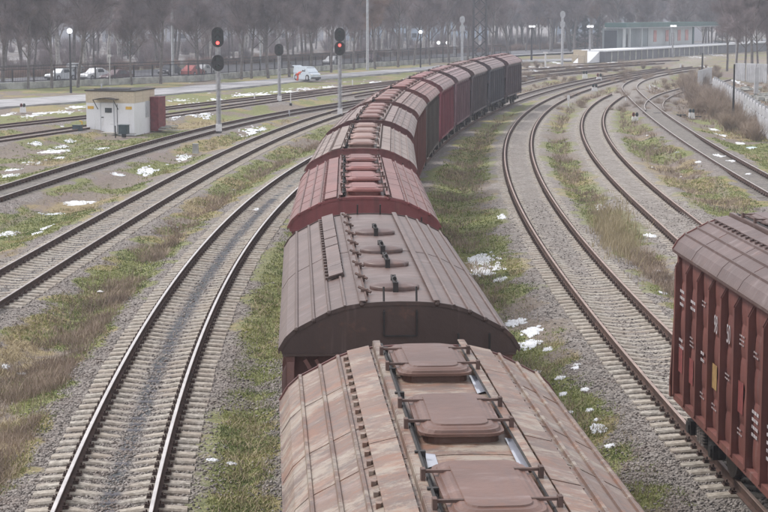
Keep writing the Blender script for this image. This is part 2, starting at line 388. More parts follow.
ii = (np.arange(nr - 1)[:, None] * nc + np.arange(nc - 1)[None, :]).ravel()
Fq = np.stack([ii, ii + 1, ii + nc + 1, ii + nc], -1)
# apron under the bridge and behind the camera
def ground_mat():
    m, n, l, p = newmat('railway_ground')
    g = n.new('ShaderNodeNewGeometry').outputs['Position']
    a1 = n.new('ShaderNodeAttribute'); a1.attribute_name = 'zone_a'; a2 = n.new('ShaderNodeAttribute'); a2.attribute_name = 'zone_b'
    s1 = n.new('ShaderNodeSeparateColor'); s2 = n.new('ShaderNodeSeparateColor'); l.new(a1.outputs['Color'], s1.inputs[0]); l.new(a2.outputs['Color'], s2.inputs[0])
    vo = n.new('ShaderNodeTexVoronoi'); vo.inputs['Scale'].default_value = 16; l.new(g, vo.inputs['Vector'])
    vs = n.new('ShaderNodeSeparateColor'); l.new(vo.outputs['Color'], vs.inputs[0])
    vo2 = n.new('ShaderNodeTexVoronoi'); vo2.inputs['Scale'].default_value = 5; l.new(g, vo2.inputs['Vector'])
    vs2 = n.new('ShaderNodeSeparateColor'); l.new(vo2.outputs['Color'], vs2.inputs[0])
    fine = nz(n, l, 9, g, 6, 0.75); med = nz(n, l, 1.6, g, 5, 0.65); big = nz(n, l, 0.25, g, 4, 0.6)
    grav = mix(n, l, vs.outputs[0], (0.075, 0.063, 0.056), (0.345, 0.31, 0.285))
    grav = mix(n, l, math_(n, l, 'MULTIPLY', ramp(n, l, nz(n, l, 4.0, g, 6, 0.8), 0.42, 0.62), 0.35), grav, (0.07, 0.06, 0.055))
    grav = mix(n, l, math_(n, l, 'MULTIPLY', ramp(n, l, med, 0.4, 0.7), 0.45), grav, (0.17, 0.135, 0.12))
    soil = mix(n, l, ramp(n, l, fine, 0.35, 0.65), (0.085, 0.065, 0.05), (0.26, 0.21, 0.165))
    soil = mix(n, l, math_(n, l, 'MULTIPLY', vs2.outputs[1], 0.35), soil, (0.22, 0.195, 0.18))
    grn = mix(n, l, ramp(n, l, fine, 0.3, 0.7), (0.075, 0.095, 0.03), (0.26, 0.255, 0.10))
    och_ = mix(n, l, ramp(n, l, fine, 0.3, 0.7), (0.15, 0.115, 0.05), (0.38, 0.30, 0.15))
    c = mix(n, l, ramp(n, l, math_(n, l, 'ADD', s1.outputs[1], math_(n, l, 'MULTIPLY', math_(n, l, 'SUBTRACT', fine, 0.5), 1.6)), 0.3, 0.6), soil, grn)
    c = mix(n, l, math_(n, l, 'MULTIPLY', ramp(n, l, math_(n, l, 'ADD', s1.outputs[2], math_(n, l, 'MULTIPLY', math_(n, l, 'SUBTRACT', med, 0.5), 1.6)), 0.35, 0.8), 0.75), c, och_)
    c = mix(n, l, math_(n, l, 'MULTIPLY', s2.outputs[2], 0.65), c, (0.20, 0.155, 0.145))
    bf = ramp(n, l, math_(n, l, 'ADD', s1.outputs[0], math_(n, l, 'MULTIPLY', math_(n, l, 'SUBTRACT', fine, 0.5), 1.1)), 0.35, 0.65)
    c = mix(n, l, bf, c, grav)
    c = mix(n, l, math_(n, l, 'MULTIPLY', s2.outputs[1], 0.6), c, mix(n, l, ramp(n, l, nz(n, l, 2.2, g, 7, 0.8), 0.36, 0.62), (0.43, 0.405, 0.375), (0.17, 0.145, 0.12)))
    c = mix(n, l, math_(n, l, 'MULTIPLY', s2.outputs[0], 0.75), c, mix(n, l, ramp(n, l, nz(n, l, 1.5, g, 7, 0.8), 0.36, 0.64), (0.065, 0.065, 0.07), (0.21, 0.195, 0.16)))
    c = mix(n, l, math_(n, l, 'MULTIPLY', a1.outputs['Alpha'], math_(n, l, 'MULTIPLY', ramp(n, l, nz(n, l, 1.2, g, 4), 0.26, 0.42), 0.95)), c, (0.04, 0.055, 0.068))
    c = mix(n, l, a2.outputs['Alpha'], c, mix(n, l, ramp(n, l, nz(n, l, 0.12, g, 4), 0.45, 0.6), (0.16, 0.14, 0.13), (0.30, 0.29, 0.30)))
    l.new(c, p.inputs['Base Color']); p.inputs['Roughness'].default_value = 0.95
    h = math_(n, l, 'ADD', math_(n, l, 'MULTIPLY', vo.outputs['Distance'], 1.0), math_(n, l, 'MULTIPLY', fine, 1.0))
    bump(n, l, h, p, 0.7, 0.05)
    return m
me = npmesh('ground', V, Fq, ground_mat(), True, {'zone_a': col1, 'zone_b': col2})
link('ground', me, kind='structure')
ap = MB(); ap.add([(-104, -60, -0.5), (104, -60, -0.5), (104, 13, -0.5), (-104, 13, -0.5)], [(0, 1, 2, 3)])
ap.build('ground_under_bridge', simple('packed_gravel', (0.2, 0.18, 0.175), 0.9, 0, 0.3, 3), kind='structure')
# street, its kerb line and the pale service path
def strip(name, pts, mat, z=None, off=0.02):
    vs = []; fs = []
    for a, b in pts: vs += [a, b]
    for k in range(len(pts) - 1): fs.append((2 * k, 2 * k + 1, 2 * k + 3, 2 * k + 2))
    m = MB(); m.add(vs, fs); return m.build(name, mat, kind='structure')
sp = [y for y in np.arange(120, 640, 10.0)]
strip('street', [((float(fence_x(y)) - ROAD1 / 0.9, y, -0.36), (float(fence_x(y)) - ROAD0 / 0.9, y, -0.36)) for y in sp], 'asphalt')
strip('street_pavement', [((float(fence_x(y)) - ROAD0 / 0.9, y, -0.24), (float(fence_x(y)) - ROAD0 / 0.9 + 2.4, y, -0.24)) for y in sp], 'path')
km = MB()
for k in range(len(sp) - 1):
    a = Vector((float(fence_x(sp[k])) - ROAD0 / 0.9 - 0.08, sp[k], -0.305)); b = Vector((float(fence_x(sp[k + 1])) - ROAD0 / 0.9 - 0.08, sp[k + 1], -0.305)); km.bar(a, b, 0.15, 0.15)
km.build('street_kerb', 'parapet', kind='structure')
pp = [((-60, 112), (-60, 104)), ((0, 107), (0, 99.5)), ((90, 100.5), (90, 94)), ((200, 91), (200, 85)), ((320, 79), (320, 75)), ((440, 68.3), (440, 65.3)), ((530, 61.5), (530, 59.2)), ((620, 59.5), (620, 57.8))]
strip('service_path', [(at(*b, -0.37), at(*a, -0.37)) for a, b in pp], 'path')
sk_ = MB(); e1 = [at(*a, -.375) for a, b in pp]; e2 = [at(*b, -.375) for a, b in pp]
for ee in (e1, e2):
    for a, b in zip(ee, ee[1:]): sk_.bar(a + Vector((0, 0, -.2)), b + Vector((0, 0, -.2)), .12, .4)
sk_.build('path_edging', 'path', kind='structure')
# ------------------------------------------------------------------ tracks
RG = 0.796
def sleeper_mesh(oil):
    st = [(-1.35, -.215), (-1.2, -.20), (-.98, -.183), (-.62, -.183), (-.4, -.215), (-.2, -.243), (0, -.25), (.2, -.243), (.4, -.215), (.62, -.183), (.98, -.183), (1.2, -.20), (1.35, -.215)]
    vs = []; fs = []; n = len(st)
    for x, z in st:
        w = 0.135 if abs(x) > 0.5 else 0.11; t = w - 0.03
        vs += [(x, -w, -.38), (x, -w, z - .035), (x, -t, z), (x, t, z), (x, w, z - .035), (x, w, -.38)]
    for k in range(n - 1):
        for j in range(5): fs.append((6 * k + j, 6 * k + j + 1, 6 * k + 7 + j, 6 * k + 6 + j))
    fs += [tuple(range(6)), tuple(reversed(range(6 * n - 6, 6 * n)))]
    me = bpy.data.meshes.new('sleeper'); me.from_pydata(vs, [], [tuple(reversed(q)) for q in fs]); me.materials.append(M['sleeper'])
    a = me.color_attributes.new('oil', 'FLOAT_COLOR', 'POINT')
    for i, v in enumerate(vs):
        o = oil * max(0, 1 - abs(v[0]) / 0.28) if abs(v[0]) < 0.28 else 0; a.data[i].color = (o, o, o, 1)
    me.update(); return me, vs, [tuple(reversed(q)) for q in fs]
def fastening_mesh():
    m = MB(); m.box((0, 0, -.176), (.34, .17, .014))
    for s in (-1, 1):
        m.box((s * .10, 0, -.155), (.055, .09, .035)); m.tube((s * .10, 0, -.14), (s * .10, 0, -.085), .017, n=6)
        m.tube((s * .145, .05, -.17), (s * .145, .05, -.12), .018, n=6); m.tube((s * .145, -.05, -.17), (s * .145, -.05, -.12), .018, n=6)
    me = bpy.data.meshes.new('rail_fastening'); me.from_pydata(m.v, [], m.f); me.materials.append(M['fasten']); me.update(); return me
FAST = fastening_mesh()
SL = {True: sleeper_mesh(1.0), False: sleeper_mesh(0.0)}
RPROF = [(-.075, -.18), (-.075, -.168), (-.012, -.15), (-.010, -.045), (-.036, -.036), (-.036, -.006), (-.028, 0), (.028, 0), (.036, -.006), (.036, -.036), (.010, -.045), (.012, -.15), (.075, -.168), (.075, -.18)]
def rail_obj(t, side, parent, top):
    ys = [t.ys]
    while ys[-1] < t.ye: ys.append(ys[-1] + (1.2 if ys[-1] < 90 else 3))
    ys[-1] = t.ye
    m = MB(); n = len(RPROF); vs = []
    for y in ys:
        h = math.atan(float(t.h(y))); nx, ny = math.cos(h), -math.sin(h); x = float(t.x(y))
        for a, b in RPROF: vs.append((x + nx * (side * RG + a), y + ny * (side * RG + a), b))
    fs = []; mi = []
    for k in range(len(ys) - 1):
        for j in range(n):
            fs.append((k * n + j, (k + 1) * n + j, (k + 1) * n + (j + 1) % n, k * n + (j + 1) % n)); mi.append(1 if j in (5, 6, 7) else 0)
    fs.append(tuple(range(n))); mi.append(0); fs.append(tuple(reversed(range((len(ys) - 1) * n, len(ys) * n)))); mi.append(0)
    m.v = vs; m.f = fs; m.mi = mi
    return m.build('rail', ['rail_rust', top], parent)
def visible(x, y, m=25):
    dy = y * math.cos(PITCH) + (CAMH) * math.sin(PITCH); u = 384 + F * x / dy
    v = 256 + F * (CAMH * math.cos(PITCH) - y * math.sin(PITCH)) / dy
    return -m < u < 768 + m and v < 512 + m
M['sleeper_old'] = simple('blackened_old_sleeper', (0.12, 0.105, 0.09), 0.9, 0, 0.5, 4, coord='Object')
def track(key, label, top, spacing=0.54, sl=None, oil=False, old=False):
    t = L[key]
    root = thing('railway_track', label, 'railway track', (0, 0, 0), 0, 'railway tracks of the yard')
    rail_obj(t, -1, root, top); rail_obj(t, 1, root, top)
    if sl is None: return root
    me, sv, sf = SL[oil]; y = sl[0]; cnt = 0; rest = MB(); rf = MB(); k = 0
    while y < sl[1]:
        x = float(t.x(y)); h = float(t.h(y)); a = math.atan(h)
        if visible(x, y):
            jx, ja, jz = R.uniform(-.02, .02), R.uniform(-.008, .008), R.uniform(-.012, .004)
            ax, ay = math.cos(a), -math.sin(a)
            if cnt < 100:
                o = link('sleeper', me, root)
                if old: o.material_slots[0].link = 'OBJECT'; o.material_slots[0].material = M['sleeper_old']
                o.location = (x + jx, y, jz); o.rotation_euler = (0, 0, -a + ja); cnt += 1
                for s in (-1, 1):
                    q = link('rail_fastening', FAST, o); q.location = (s * RG - jx, 0, -jz)
            else:
                for s2 in (-1, 1):
                    for e2 in (-1, 1): rf.box((x + ax * (s2 * RG + e2 * .11), y + ay * (s2 * RG + e2 * .11), -.14), (.08, .12, .08))
                c, s_ = math.cos(-a + ja), math.sin(-a + ja)
                rest.add([(x + p[0] * c - p[1] * s_, y + p[0] * s_ + p[1] * c, p[2] + jz) for p in sv], sf)
        y += spacing / math.sqrt(1 + h * h); k += 1
    if rest.f:
        rf.build('rail_fastening', 'fasten', root, kind='stuff')
        o = rest.build('sleeper', 'sleeper_old' if old else 'sleeper', root, kind='stuff')
    return root
track('T1', 'curving track with pale concrete sleepers and a dark oily streak, left of the nearest wagons', 'rail_top', sl=(18, 103), oil=True)
track('T2', 'track beyond the weedy strip, its pale sleepers showing between dark rails', 'rail_top_mid', sl=(44, 150))
track('T3', 'dark ballasted track passing in front of the white hut', 'rail_top_mid', sl=(72, 125), old=True)
track('T4', 'track passing just behind the white hut', 'rail_top_dull')
track('T5', 'farthest of the left tracks, nearest the snowy verge and the service path', 'rail_top_dull')
track('TR', 'track carrying the long train of hopper wagons', 'rail_top_mid', sl=(14, 60))
track('T7', 'curved track with rusty rails under the single hopper wagon at right', 'rail_top_dull', sl=(20, 176))
track('T8', 'rusty S-curved track in pale ballast right of the lone wagon line', 'rail_top_dull', sl=(56, 176))
track('T9', 'straight shiny track on dark ballast, farthest right, with a switch', 'rail_top_mid', spacing=.62, sl=(76, 150), old=True)
track('T11', 'far track emerging beyond the head of the train, nearest it on the far side', 'rail_top_dull')
track('T12', 'far track beyond the train, nearest the thick white post', 'rail_top_dull')
track('T10', 'short branch curving off the farthest right track behind the brush', 'rail_top_mid')
# ------------------------------------------------------------------ hopper wagons
BL, HW, ZS, ZE, RISE = 10.3, 1.49, 1.06, 3.73, 0.58
ARCH = [(-1.54, 0), (-1.45, .15), (-1.34, .25), (-1.13, .36), (-.92, .47), (-.70, .545), (-.48, .58), (-.24, .595), (0, .60), (.24, .595), (.48, .58), (.70, .545), (.92, .47), (1.13, .36), (1.34, .25), (1.45, .15), (1.54, 0)]
def arch(x): return float(np.interp(x, [a for a, b in ARCH], [b for a, b in ARCH]))
NB = [-5.05 + k * (10.1 / 11) for k in range(12)]       # rib positions
def side_wall(s):
    m = MB(); hl = BL / 2 - .1
    # pressed sheet
    ys = np.linspace(-hl, hl, 67); zs = np.linspace(ZS, ZE - .02, 31); vs = []; fs = []
    for y in ys:
        kk = min(abs(y - r) for r in NB)
        for z in zs:
            ph = (z - ZS) / (ZE - ZS) * 5; b = abs(math.sin(math.pi * ph)) ** 0.6
            e = min(1, kk / 0.10)
            vs.append((s * (1.385 + .035 * b * e), y, z))
    nz_ = len(zs)
    for a in range(len(ys) - 1):
        for b in range(nz_ - 1):
            q = (a * nz_ + b, (a + 1) * nz_ + b, (a + 1) * nz_ + b + 1, a * nz_ + b + 1); fs.append(q if s < 0 else tuple(reversed(q)))
    m.add(vs, [tuple(reversed(q)) for q in fs])
    for r in NB:
        # channel rib, pointed at its top under the eave
        pr = [(1.36, ZS - .06), (1.505, ZS - .06), (1.505, ZE - .30), (1.40, ZE - .10)]
        for dy in (-.045, .045): m.prism([(s * a, b) for a, b in pr], 1, r + dy - .006, r + dy + .006)
        m.box((s * 1.508, r, (ZS + ZE - .34) / 2), (.010, .102, ZE - ZS - .30))
    m.box((s * 1.43, 0, ZS - .05), (.12, BL - .1, .12)); m.box((s * 1.42, 0, ZE - .06), (.10, BL - .1, .10))
    return m
def roof_mesh(kind):
    m = MB(); hl = BL / 2; n = len(ARCH)
    ysn = [-hl, -hl + .02] + [(-hl + BL * k / 6) for k in range(1, 6)] + [hl - .02, hl]
    vs = []; fs = []
    for y in ysn:
        for a, b in ARCH: vs.append((a, y, ZE + b + .012))
    for a, b in ARCH: pass
    for k in range(len(ysn) - 1):
        for j in range(n - 1): fs.append((k * n + j, k * n + j + 1, (k + 1) * n + j + 1, (k + 1) * n + j))
    m.add(vs, fs)
    for s in (-1, 1):                                     # eave lip
        m.box((s * 1.545, 0, ZE - .012), (.02, BL, .05))
    seams = [-1.32, -1.10, -.90, .90, 1.10, 1.32]
    if kind == 'B': seams += [-.70, .70]
    for x in seams:
        m.prism([(x - .024, ZE + arch(x - .024)), (x - .014, ZE + arch(x) + .04), (x + .014, ZE + arch(x) + .04), (x + .024, ZE + arch(x + .024))], 1, -hl - .015, hl + .015)
    for x in (-.50, .50):                                 # the two high rails beside the hatches
        h = .09 if kind == 'A' else .06
        m.box((x, 0, ZE + arch(x) + h / 2), (.03, BL + .03, h)); m.box((x + (.03 if x < 0 else -.03), 0, ZE + arch(x) + h), (.07, BL + .03, .012))
    for k in range(1, 6):                                 # sheet laps across the roof
        if kind == 'B' and k != 3: continue
        y = -hl + BL * k / 6 + R.uniform(-.2, .2)
        for j in range(n - 1):
            a, b = ARCH[j], ARCH[j + 1]; m.bar((a[0], y, ZE + a[1] + .014), (b[0], y, ZE + b[1] + .012), .014, .010)
    return m
def gable(s, kind):
    m = MB(); y = s * (BL / 2 - .012)
    pr = [(a * .985, ZE + b - .004) for a, b in ARCH] + [(1.50, ZE - .06), (-1.50, ZE - .06)]
    m.prism(pr, 1, y - .012, y + .012)
    for j in range(len(ARCH) - 1):                        # rolled rim
        a, b = ARCH[j], ARCH[j + 1]; m.bar((a[0], y + s * .012, ZE + a[1] + .005), (b[0], y + s * .012, ZE + b[1] + .005), .03, .05)
    m.box((0, y + s * .02, ZE - .055), (3.0, .05, .03))
    for x in ((-1.32, -1.10, -.90, -.48, .48, .90, 1.10, 1.32)): m.ball((x, y + s * .02, ZE + arch(x) + .01), .035, 6, 4)
    return m
def end_wall(s):
    m = MB(); y0 = s * (BL / 2 - .16)
    def fr(z):  # inset of sloped end by height
        return 0 if z > 2.6 else (2.6 - z) * 0.95
    zs = [ZE - .06, 2.6, 1.25]
    for k in range(2):
        za, zb = zs[k], zs[k + 1]
        ya, yb = y0 - s * fr(za), y0 - s * fr(zb)
        q = [(-1.40, ya, za), (1.40, ya, za), (1.40, yb, zb), (-1.40, yb, zb)]
        m.add(q + [(p[0], p[1] - s * .03, p[2]) for p in q], [(0, 1, 2, 3), (7, 6, 5, 4), (0, 4, 5, 1), (2, 6, 7, 3), (0, 3, 7, 4), (1, 5, 6, 2)])
    for x in (-.25, .25): m.box((x, y0 + s * .025, (ZE - .06 + 2.6) / 2), (.05, .05, ZE - .06 - 1.7)); m.bar((x, y0 + s * .02, 2.6), (x, y0 - s * 1.25 + s * .03, 1.28), .05, .05)
    m.box((0, y0 + s * .02, 2.62), (2.8, .05, .06))
    return m
def end_frame(s, e):
    m = MB(); yo = s * (BL / 2 + .55); yi = s * (BL / 2 - .06)
    for x in (e * 1.40,):
        m.box((x, yi, (1.1 + ZE - .05) / 2), (.11, .12, ZE - .05 - 1.1))                  # corner post
        m.bar((x, yi + s * .05, ZE - .15), (x, yo, 1.1), .09, .07)                          # slanting brace
    for x in (e,):
        m.bar((x * 1.22, yi + s * .04, ZE - .12), (x * .55, yi - s * .05, 2.45), .07, .05)
        m.bar((x * 1.08, yi + s * .04, ZE - .12), (x * .42, yi - s * .05, 2.45), .05, .04)
    return m
def ladder(s):
    m = MB(); y = s * (BL / 2 + .06)
    x0 = -.95 * s
    for x in (x0 - .2, x0 + .2): m.tube((x, y + s * .02, 1.0), (x, y + s * .02, 3.95), .016, n=5)
    for k in range(9): m.tube((x0 - .2, y + s * .02, 1.2 + .3 * k), (x0 + .2, y + s * .02, 1.2 + .3 * k), .012, n=5)
    return m
def platform(s):
    m = MB(); m.box((0, s * (BL / 2 + .33), 1.12), (2.7, .55, .04)); m.box((0, s * (BL / 2 + .60), 1.0), (2.85, .12, .28))
    for x in (-1.3, -.75, .75, 1.3): m.tube((x, s * (BL / 2 + .62), 1.1), (x, s * (BL / 2 + .62), 1.95), .014, n=5)
    for x in (-1, 1): m.tube((x * .75, s * (BL / 2 + .62), 1.95), (x * 1.3, s * (BL / 2 + .62), 1.95), .014, n=5)
    return m
def hatch_A():
    """rounded rectangular lid in two steps, centred on the origin; z = 0 at the roof"""
    m = MB()
    def slab(hx, hy, r, z0, z1, hx2=None, hy2=None):
        def ring(a, b, z):
            out = []
            for cx, cy, t0 in ((a - r, b - r, 0), (-a + r, b - r, 90), (-a + r, -b + r, 180), (a - r, -b + r, 270)):
                for k in range(5): t = math.radians(t0 + 22.5 * k); out.append((cx + r * math.cos(t), cy + r * math.sin(t), z))
            return out
        A = ring(hx, hy, z0); B = ring(hx2 or hx, hy2 or hy, z1); n = len(A)
        m.add(A + B, [(k, (k + 1) % n, n + (k + 1) % n, n + k) for k in range(n)] + [tuple(range(n, 2 * n)), tuple(reversed(range(n)))])
    slab(.33, .74, .14, .0, .075); slab(.375, .80, .17, .075, .10); slab(.345, .77, .16, .10, .125, .335, .76)
    slab(.31, .73, .14, .125, .14, .28, .70); slab(.25, .64, .12, .14, .152, .245, .635)
    return m
def hinge_A(y, s):
    m = MB(); m.box((s * .34, y, .135), (.26, .035, .022)); m.box((s * .465, y, .10), (.035, .08, .12)); return m
def hatch_B():
    m = MB(); n = 20; rings = [(.31, .0), (.31, .045), (.30, .06), (.27, .065), (.20, .085), (.0, .095)]; vs = []; fs = []
    for r, z in rings:
        for k in range(n): t = 2 * math.pi * k / n; vs.append((r * 1.08 * math.cos(t), r * math.sin(t), z))
    for j in range(len(rings) - 1):
        for k in range(n): fs.append((j * n + k, j * n + (k + 1) % n, (j + 1) * n + (k + 1) % n, (j + 1) * n + k))
    m.add(vs, fs); return m
def strap_B():
    m = MB()
    for x in (-.025, .025): m.box((x, 0, .12), (.014, .74, .04))
    m.box((0, -.37, .07), (.07, .04, .14)); m.box((0, .37, .07), (.07, .04, .14)); m.tube((0, -.06, .15), (0, .06, .15), .025, n=6)
    return m
def board(x0, x1, y0, y1, zlift=.055):
    m = MB(); n = 7; L_ = (y1 - y0) / n
    za = ZE + arch(x0) + zlift; zb = ZE + arch(x1) + zlift
    for k in range(n):
        a = y0 + k * L_ + .01; b = a + L_ - .02; j = R.uniform(-.012, .012)
        q = [(x0, a, za + j), (x1, a, zb + j), (x1, b, zb - j), (x0, b, za - j)]
        m.add(q + [(p[0], p[1], p[2] - .018) for p in q], [(0, 1, 2, 3), (7, 6, 5, 4), (0, 4, 5, 1), (2, 6, 7, 3), (0, 3, 7, 4), (1, 5, 6, 2)])
    m2 = int((y1 - y0) / .33)
    for k in range(m2): y = y0 + .1 + k * .33; m.bar((x0 - .02, y, za - .035), (x1 + .02, y, zb - .035), .03, .04); m.box((x0 - .03, y, za - .05), (.04, .07, .07))
    return m
def rods():
    m = MB()
    for x, z in ((-.43, .10), (-.40, .06)): m.tube((x, -4.9, ZE + .58 + z), (x, 4.9, ZE + .58 + z), .013, n=5)
    m.tube((.43, -4.9, ZE + .66), (.43, 4.9, ZE + .66), .012, n=5)
    for k in range(9): m.box((-.42, -4.7 + k * 1.17, ZE + .64), (.09, .05, .10))
    return m
def underframe():
    m = MB(); m.box((0, 0, .93), (.45, 2 * (BL / 2 + .55), .30))
    for y in (-4.2, -1.5, 1.5, 4.2): m.box((0, y, .98), (2.7, .22, .16))
    for y in (-2.1, 0, 2.1):                              # discharge hoppers
        v = [(-1.2, y - .95, 1.05), (1.2, y - .95, 1.05), (1.2, y + .95, 1.05), (-1.2, y + .95, 1.05), (-.9, y - .3, .42), (.9, y - .3, .42), (.9, y + .3, .42), (-.9, y + .3, .42)]
        m.add(v, [(0, 1, 2, 3), (7, 6, 5, 4), (0, 4, 5, 1), (1, 5, 6, 2), (2, 6, 7, 3), (3, 7, 4, 0)])
    m.tube((-.7, -3.0, .75), (-.7, -2.9 + .8, .75), .16, n=10)
    return m
def bogie_parts(root, col):
    for yb in (-3.95, 3.95):
        for s in (-1, 1):
            m = MB()
            pr = [(-1.15, .38), (-1.15, .60), (-.55, .72), (-.3, .95), (.3, .95), (.55, .72), (1.15, .60), (1.15, .38), (.85, .38), (.45, .30), (-.45, .30), (-.85, .38)]
            m.prism([(yb + a, b) for a, b in pr], 0, s * 1.02, s * 1.14)
            for a in (-.93, .93): m.box((s * 1.12, yb + a, .47), (.22, .30, .26)); m.tube((s * 1.2, yb + a, .47), (s * 1.27, yb + a, .47), .11, n=10)
            bo = m.build('bogie_side_frame', 'under', root)
            sp_ = MB()
            for a in (-.16, .02, .2):
                for k in range(6): sp_.tube((s * 1.17, yb + a - .02, .38 + k * .055), (s * 1.17, yb + a - .02, .41 + k * .055), .075, n=9)
            sp_.build('spring', 'spring', bo)
        for a in (-.93, .93):
            m = MB(); m.tube((-1.15, yb + a, .475), (1.15, yb + a, .475), .075, n=8)
            for s in (-1, 1): m.tube((s * .73, yb + a, .475), (s * .745, yb + a, .475), .505, n=24); m.tube((s * .745, yb + a, .475), (s * .87, yb + a, .475), .475, n=24)
            m.build('wheelset', 'wheel', root)
def coupler(s):
    m = MB(); y = s * (BL / 2 + .66); m.box((0, y + s * .25, .98), (.18, .6, .2)); m.box((-.08 * s, y + s * .68, .98), (.28, .36, .30)); m.box((.16 * s, y + s * .80, .98), (.16, .22, .22)); return m
def wagon(kind, roofmat='roof'):
    r = bpy.data.objects.new('hopper_wagon', None); C.objects.link(r)
    for s in (-1, 1):
        side_wall(s).build('side_wall', 'paint', r); g = gable(s, kind).build('gable_panel', 'paint', r)
        if kind == 'B':
            fm = MB(); y = s * (BL / 2 + .012)
            for a, b in (((-.2, .18), (.22, .18)), ((-.2, .18), (-.2, .50)), ((.22, .18), (.22, .50))): fm.bar((a[0], y, ZE + a[1]), (b[0], y, ZE + b[1]), .02, .02)
            for x in (-.2, .22): fm.tube((x, y, ZE + .45), (x, y - s * .12, ZE + .80), .014, n=5)
            fm.build('hatch_frame', 'under', g)
        end_wall(s).build('end_wall', 'paint', r); [end_frame(s, e).build('end_brace', 'paint', r) for e in (-1, 1)]
        ladder(s).build('ladder', 'under', r); platform(s).build('end_platform', 'paint', r); coupler(s).build('coupler', 'under', r)
    roof_mesh(kind).build('roof', roofmat, r)
    if kind == 'A':
        hm = hatch_A().build('hatch', roofmat, r, smooth=False); [hinge_A(yy, ss).build('hinge', 'rust', hm) for yy in (-.42, .42) for ss in (-1, 1)]
        ys = [-3.9, -1.3, 1.3, 3.9]
        board(-.80, -.56, -BL / 2, BL / 2).build('running_board', roofmat, r); board(.56, .80, -BL / 2, BL / 2).build('running_board', roofmat, r)
        rods().build('locking_rod', 'under', r)
    else:
        hm = hatch_B().build('hatch', roofmat, r, smooth=True); hb = strap_B().build('strap', 'under', hm)
        ys = [-3.9, -1.6, -.1, 2.2]
        board(-.86, -.66, -BL / 2 + 2.6, BL / 2 - .1, .075).build('running_board', roofmat, r)
        m = MB(); m.tube((-.42, -BL / 2, ZE + .64), (-.42, 4.9, ZE + .64), .015, n=5)
        for k in range(8): m.box((-.42, -4.4 + k * 1.25, ZE + .64), (.10, .07, .08)); m.tube((-.5, -4.35 + k * 1.25, ZE + .70), (-.34, -4.45 + k * 1.25, ZE + .64), .02, n=5)
        m.build('locking_rod', 'rust', r)
    for k, y in enumerate(ys):
        h = hm if k == 0 else copy_tree(hm, r); h.location = (0, y, ZE + .60)
        h.rotation_euler = (R.uniform(-.01, .01), 0, R.uniform(-.02, .02))
    underframe().build('underframe', 'under', r); bogie_parts(r, None)
    return r
def paint(root, side, roof, hat=None, gab=None, mat=None):
    for ch in root.children:
        n = ch.name.split('.')[0]
        c = {'roof': roof, 'running_board': tuple(q * 1.02 for q in roof), 'hatch': hat or roof, 'gable_panel': gab or side}.get(n, side)
        kf_ = R.uniform(.88, 1.12)
        if n == 'hatch': c = tuple(q * kf_ for q in c)
        ch.color = (*c, 1)
        if mat and n in ('roof', 'running_board'):
            ch.material_slots[0].link = 'OBJECT'; ch.material_slots[0].material = M[mat]
WA = wagon('A'); WB = wagon('B')
specs = [ # kind, side, roof, hatch, gable, label
 ('A', (.17, .075, .07), (.185, .122, .095), (.15, .082, .064), None, 'nearest hopper wagon, its tan roof streaked with pale worn paint and rounded hatches'),
 ('B', (.155, .075, .065), (.132, .090, .080), (.11, .064, .056), (.070, .044, .038), 'dark brown hopper wagon with round strapped hatches and a much darker gable, second in the train'),  # gable colour set well below that of the side walls
 ('A', (.18, .052, .045), (.20, .082, .072), (.20, .070, .062), (.215, .062, .065), 'pinkish red hopper wagon with red hatches, third in the train'),
 ('A', (.19, .075, .075), (.235, .175, .15), (.27, .165, .14), (.17, .060, .062), 'hopper wagon with a greyish tan roof, fourth in the train'),
 ('A', (.16, .065, .06), (.22, .155, .14), (.22, .115, .10), (.12, .045, .05), 'hopper wagon with a faded pink grey roof, fifth in the train'),
 ('A', (.15, .055, .05), (.235, .15, .13), (.24, .13, .115), (.13, .05, .05), 'rusty red-sided hopper wagon with a brown roof, sixth in the train'),
 ('A', (.085, .070, .062), (.26, .125, .11), (.25, .12, .11), (.15, .06, .06), 'hopper wagon with dark olive brown sides under a pink roof'),
 ('A', (.21, .045, .065), (.26, .16, .155), (.28, .13, .13), (.16, .05, .06), 'hopper wagon with crimson sides, between olive brown and mauve ones'),
 ('A', (.16, .085, .105), (.27, .17, .175), (.25, .14, .14), (.10, .06, .065), 'hopper wagon with faded mauve sides behind the crimson one'),
 ('A', (.085, .068, .078), (.25, .175, .165), (.24, .15, .14), (.10, .06, .06), 'hopper wagon with dark grey-brown sides, third from the far end of the train'),
 ('A', (.062, .062, .078), (.24, .165, .165), (.24, .14, .14), (.08, .055, .06), 'hopper wagon with dark blue-grey sides, second from the far end of the train'),
 ('A', (.085, .058, .068), (.28, .17, .17), (.24, .13, .13), (.10, .05, .06), 'farthest hopper wagon at the head of the train, dark mauve sides'),
]
def chord(t, y, ln):
    """place a wagon whose near end stands at y on line t"""
    a = Vector((float(t.x(y)), y, 0)); y2 = y
    while (Vector((float(t.x(y2)), y2, 0)) - a).length < ln: y2 += 0.02
    b = Vector((float(t.x(y2)), y2, 0)); return (a + b) / 2, -math.atan2(b.x - a.x, b.y - a.y)
y = 22.75 - 13.3
for i, (kd, sc_, rc, hc, gc, lab) in enumerate(specs):
    src = WA if kd == 'A' else WB
    w = src if (src.get('used') is None) else copy_tree(src); src['used'] = 1
    if i in (0, 1): pass
    w.location, rz = chord(L['TR'], y, BL); w.rotation_euler = (0, 0, rz)
    tag(w, lab, 'hopper wagon', 'hopper wagons of the long train')
    y2 = y; a = Vector((float(L['TR'].x(y)), y))
    while (Vector((float(L['TR'].x(y2)), y2)) - a).length < 13.3: y2 += 0.02
    y = y2
    specs[i] = (w, sc_, rc, hc, gc)
wr = copy_tree(WA)
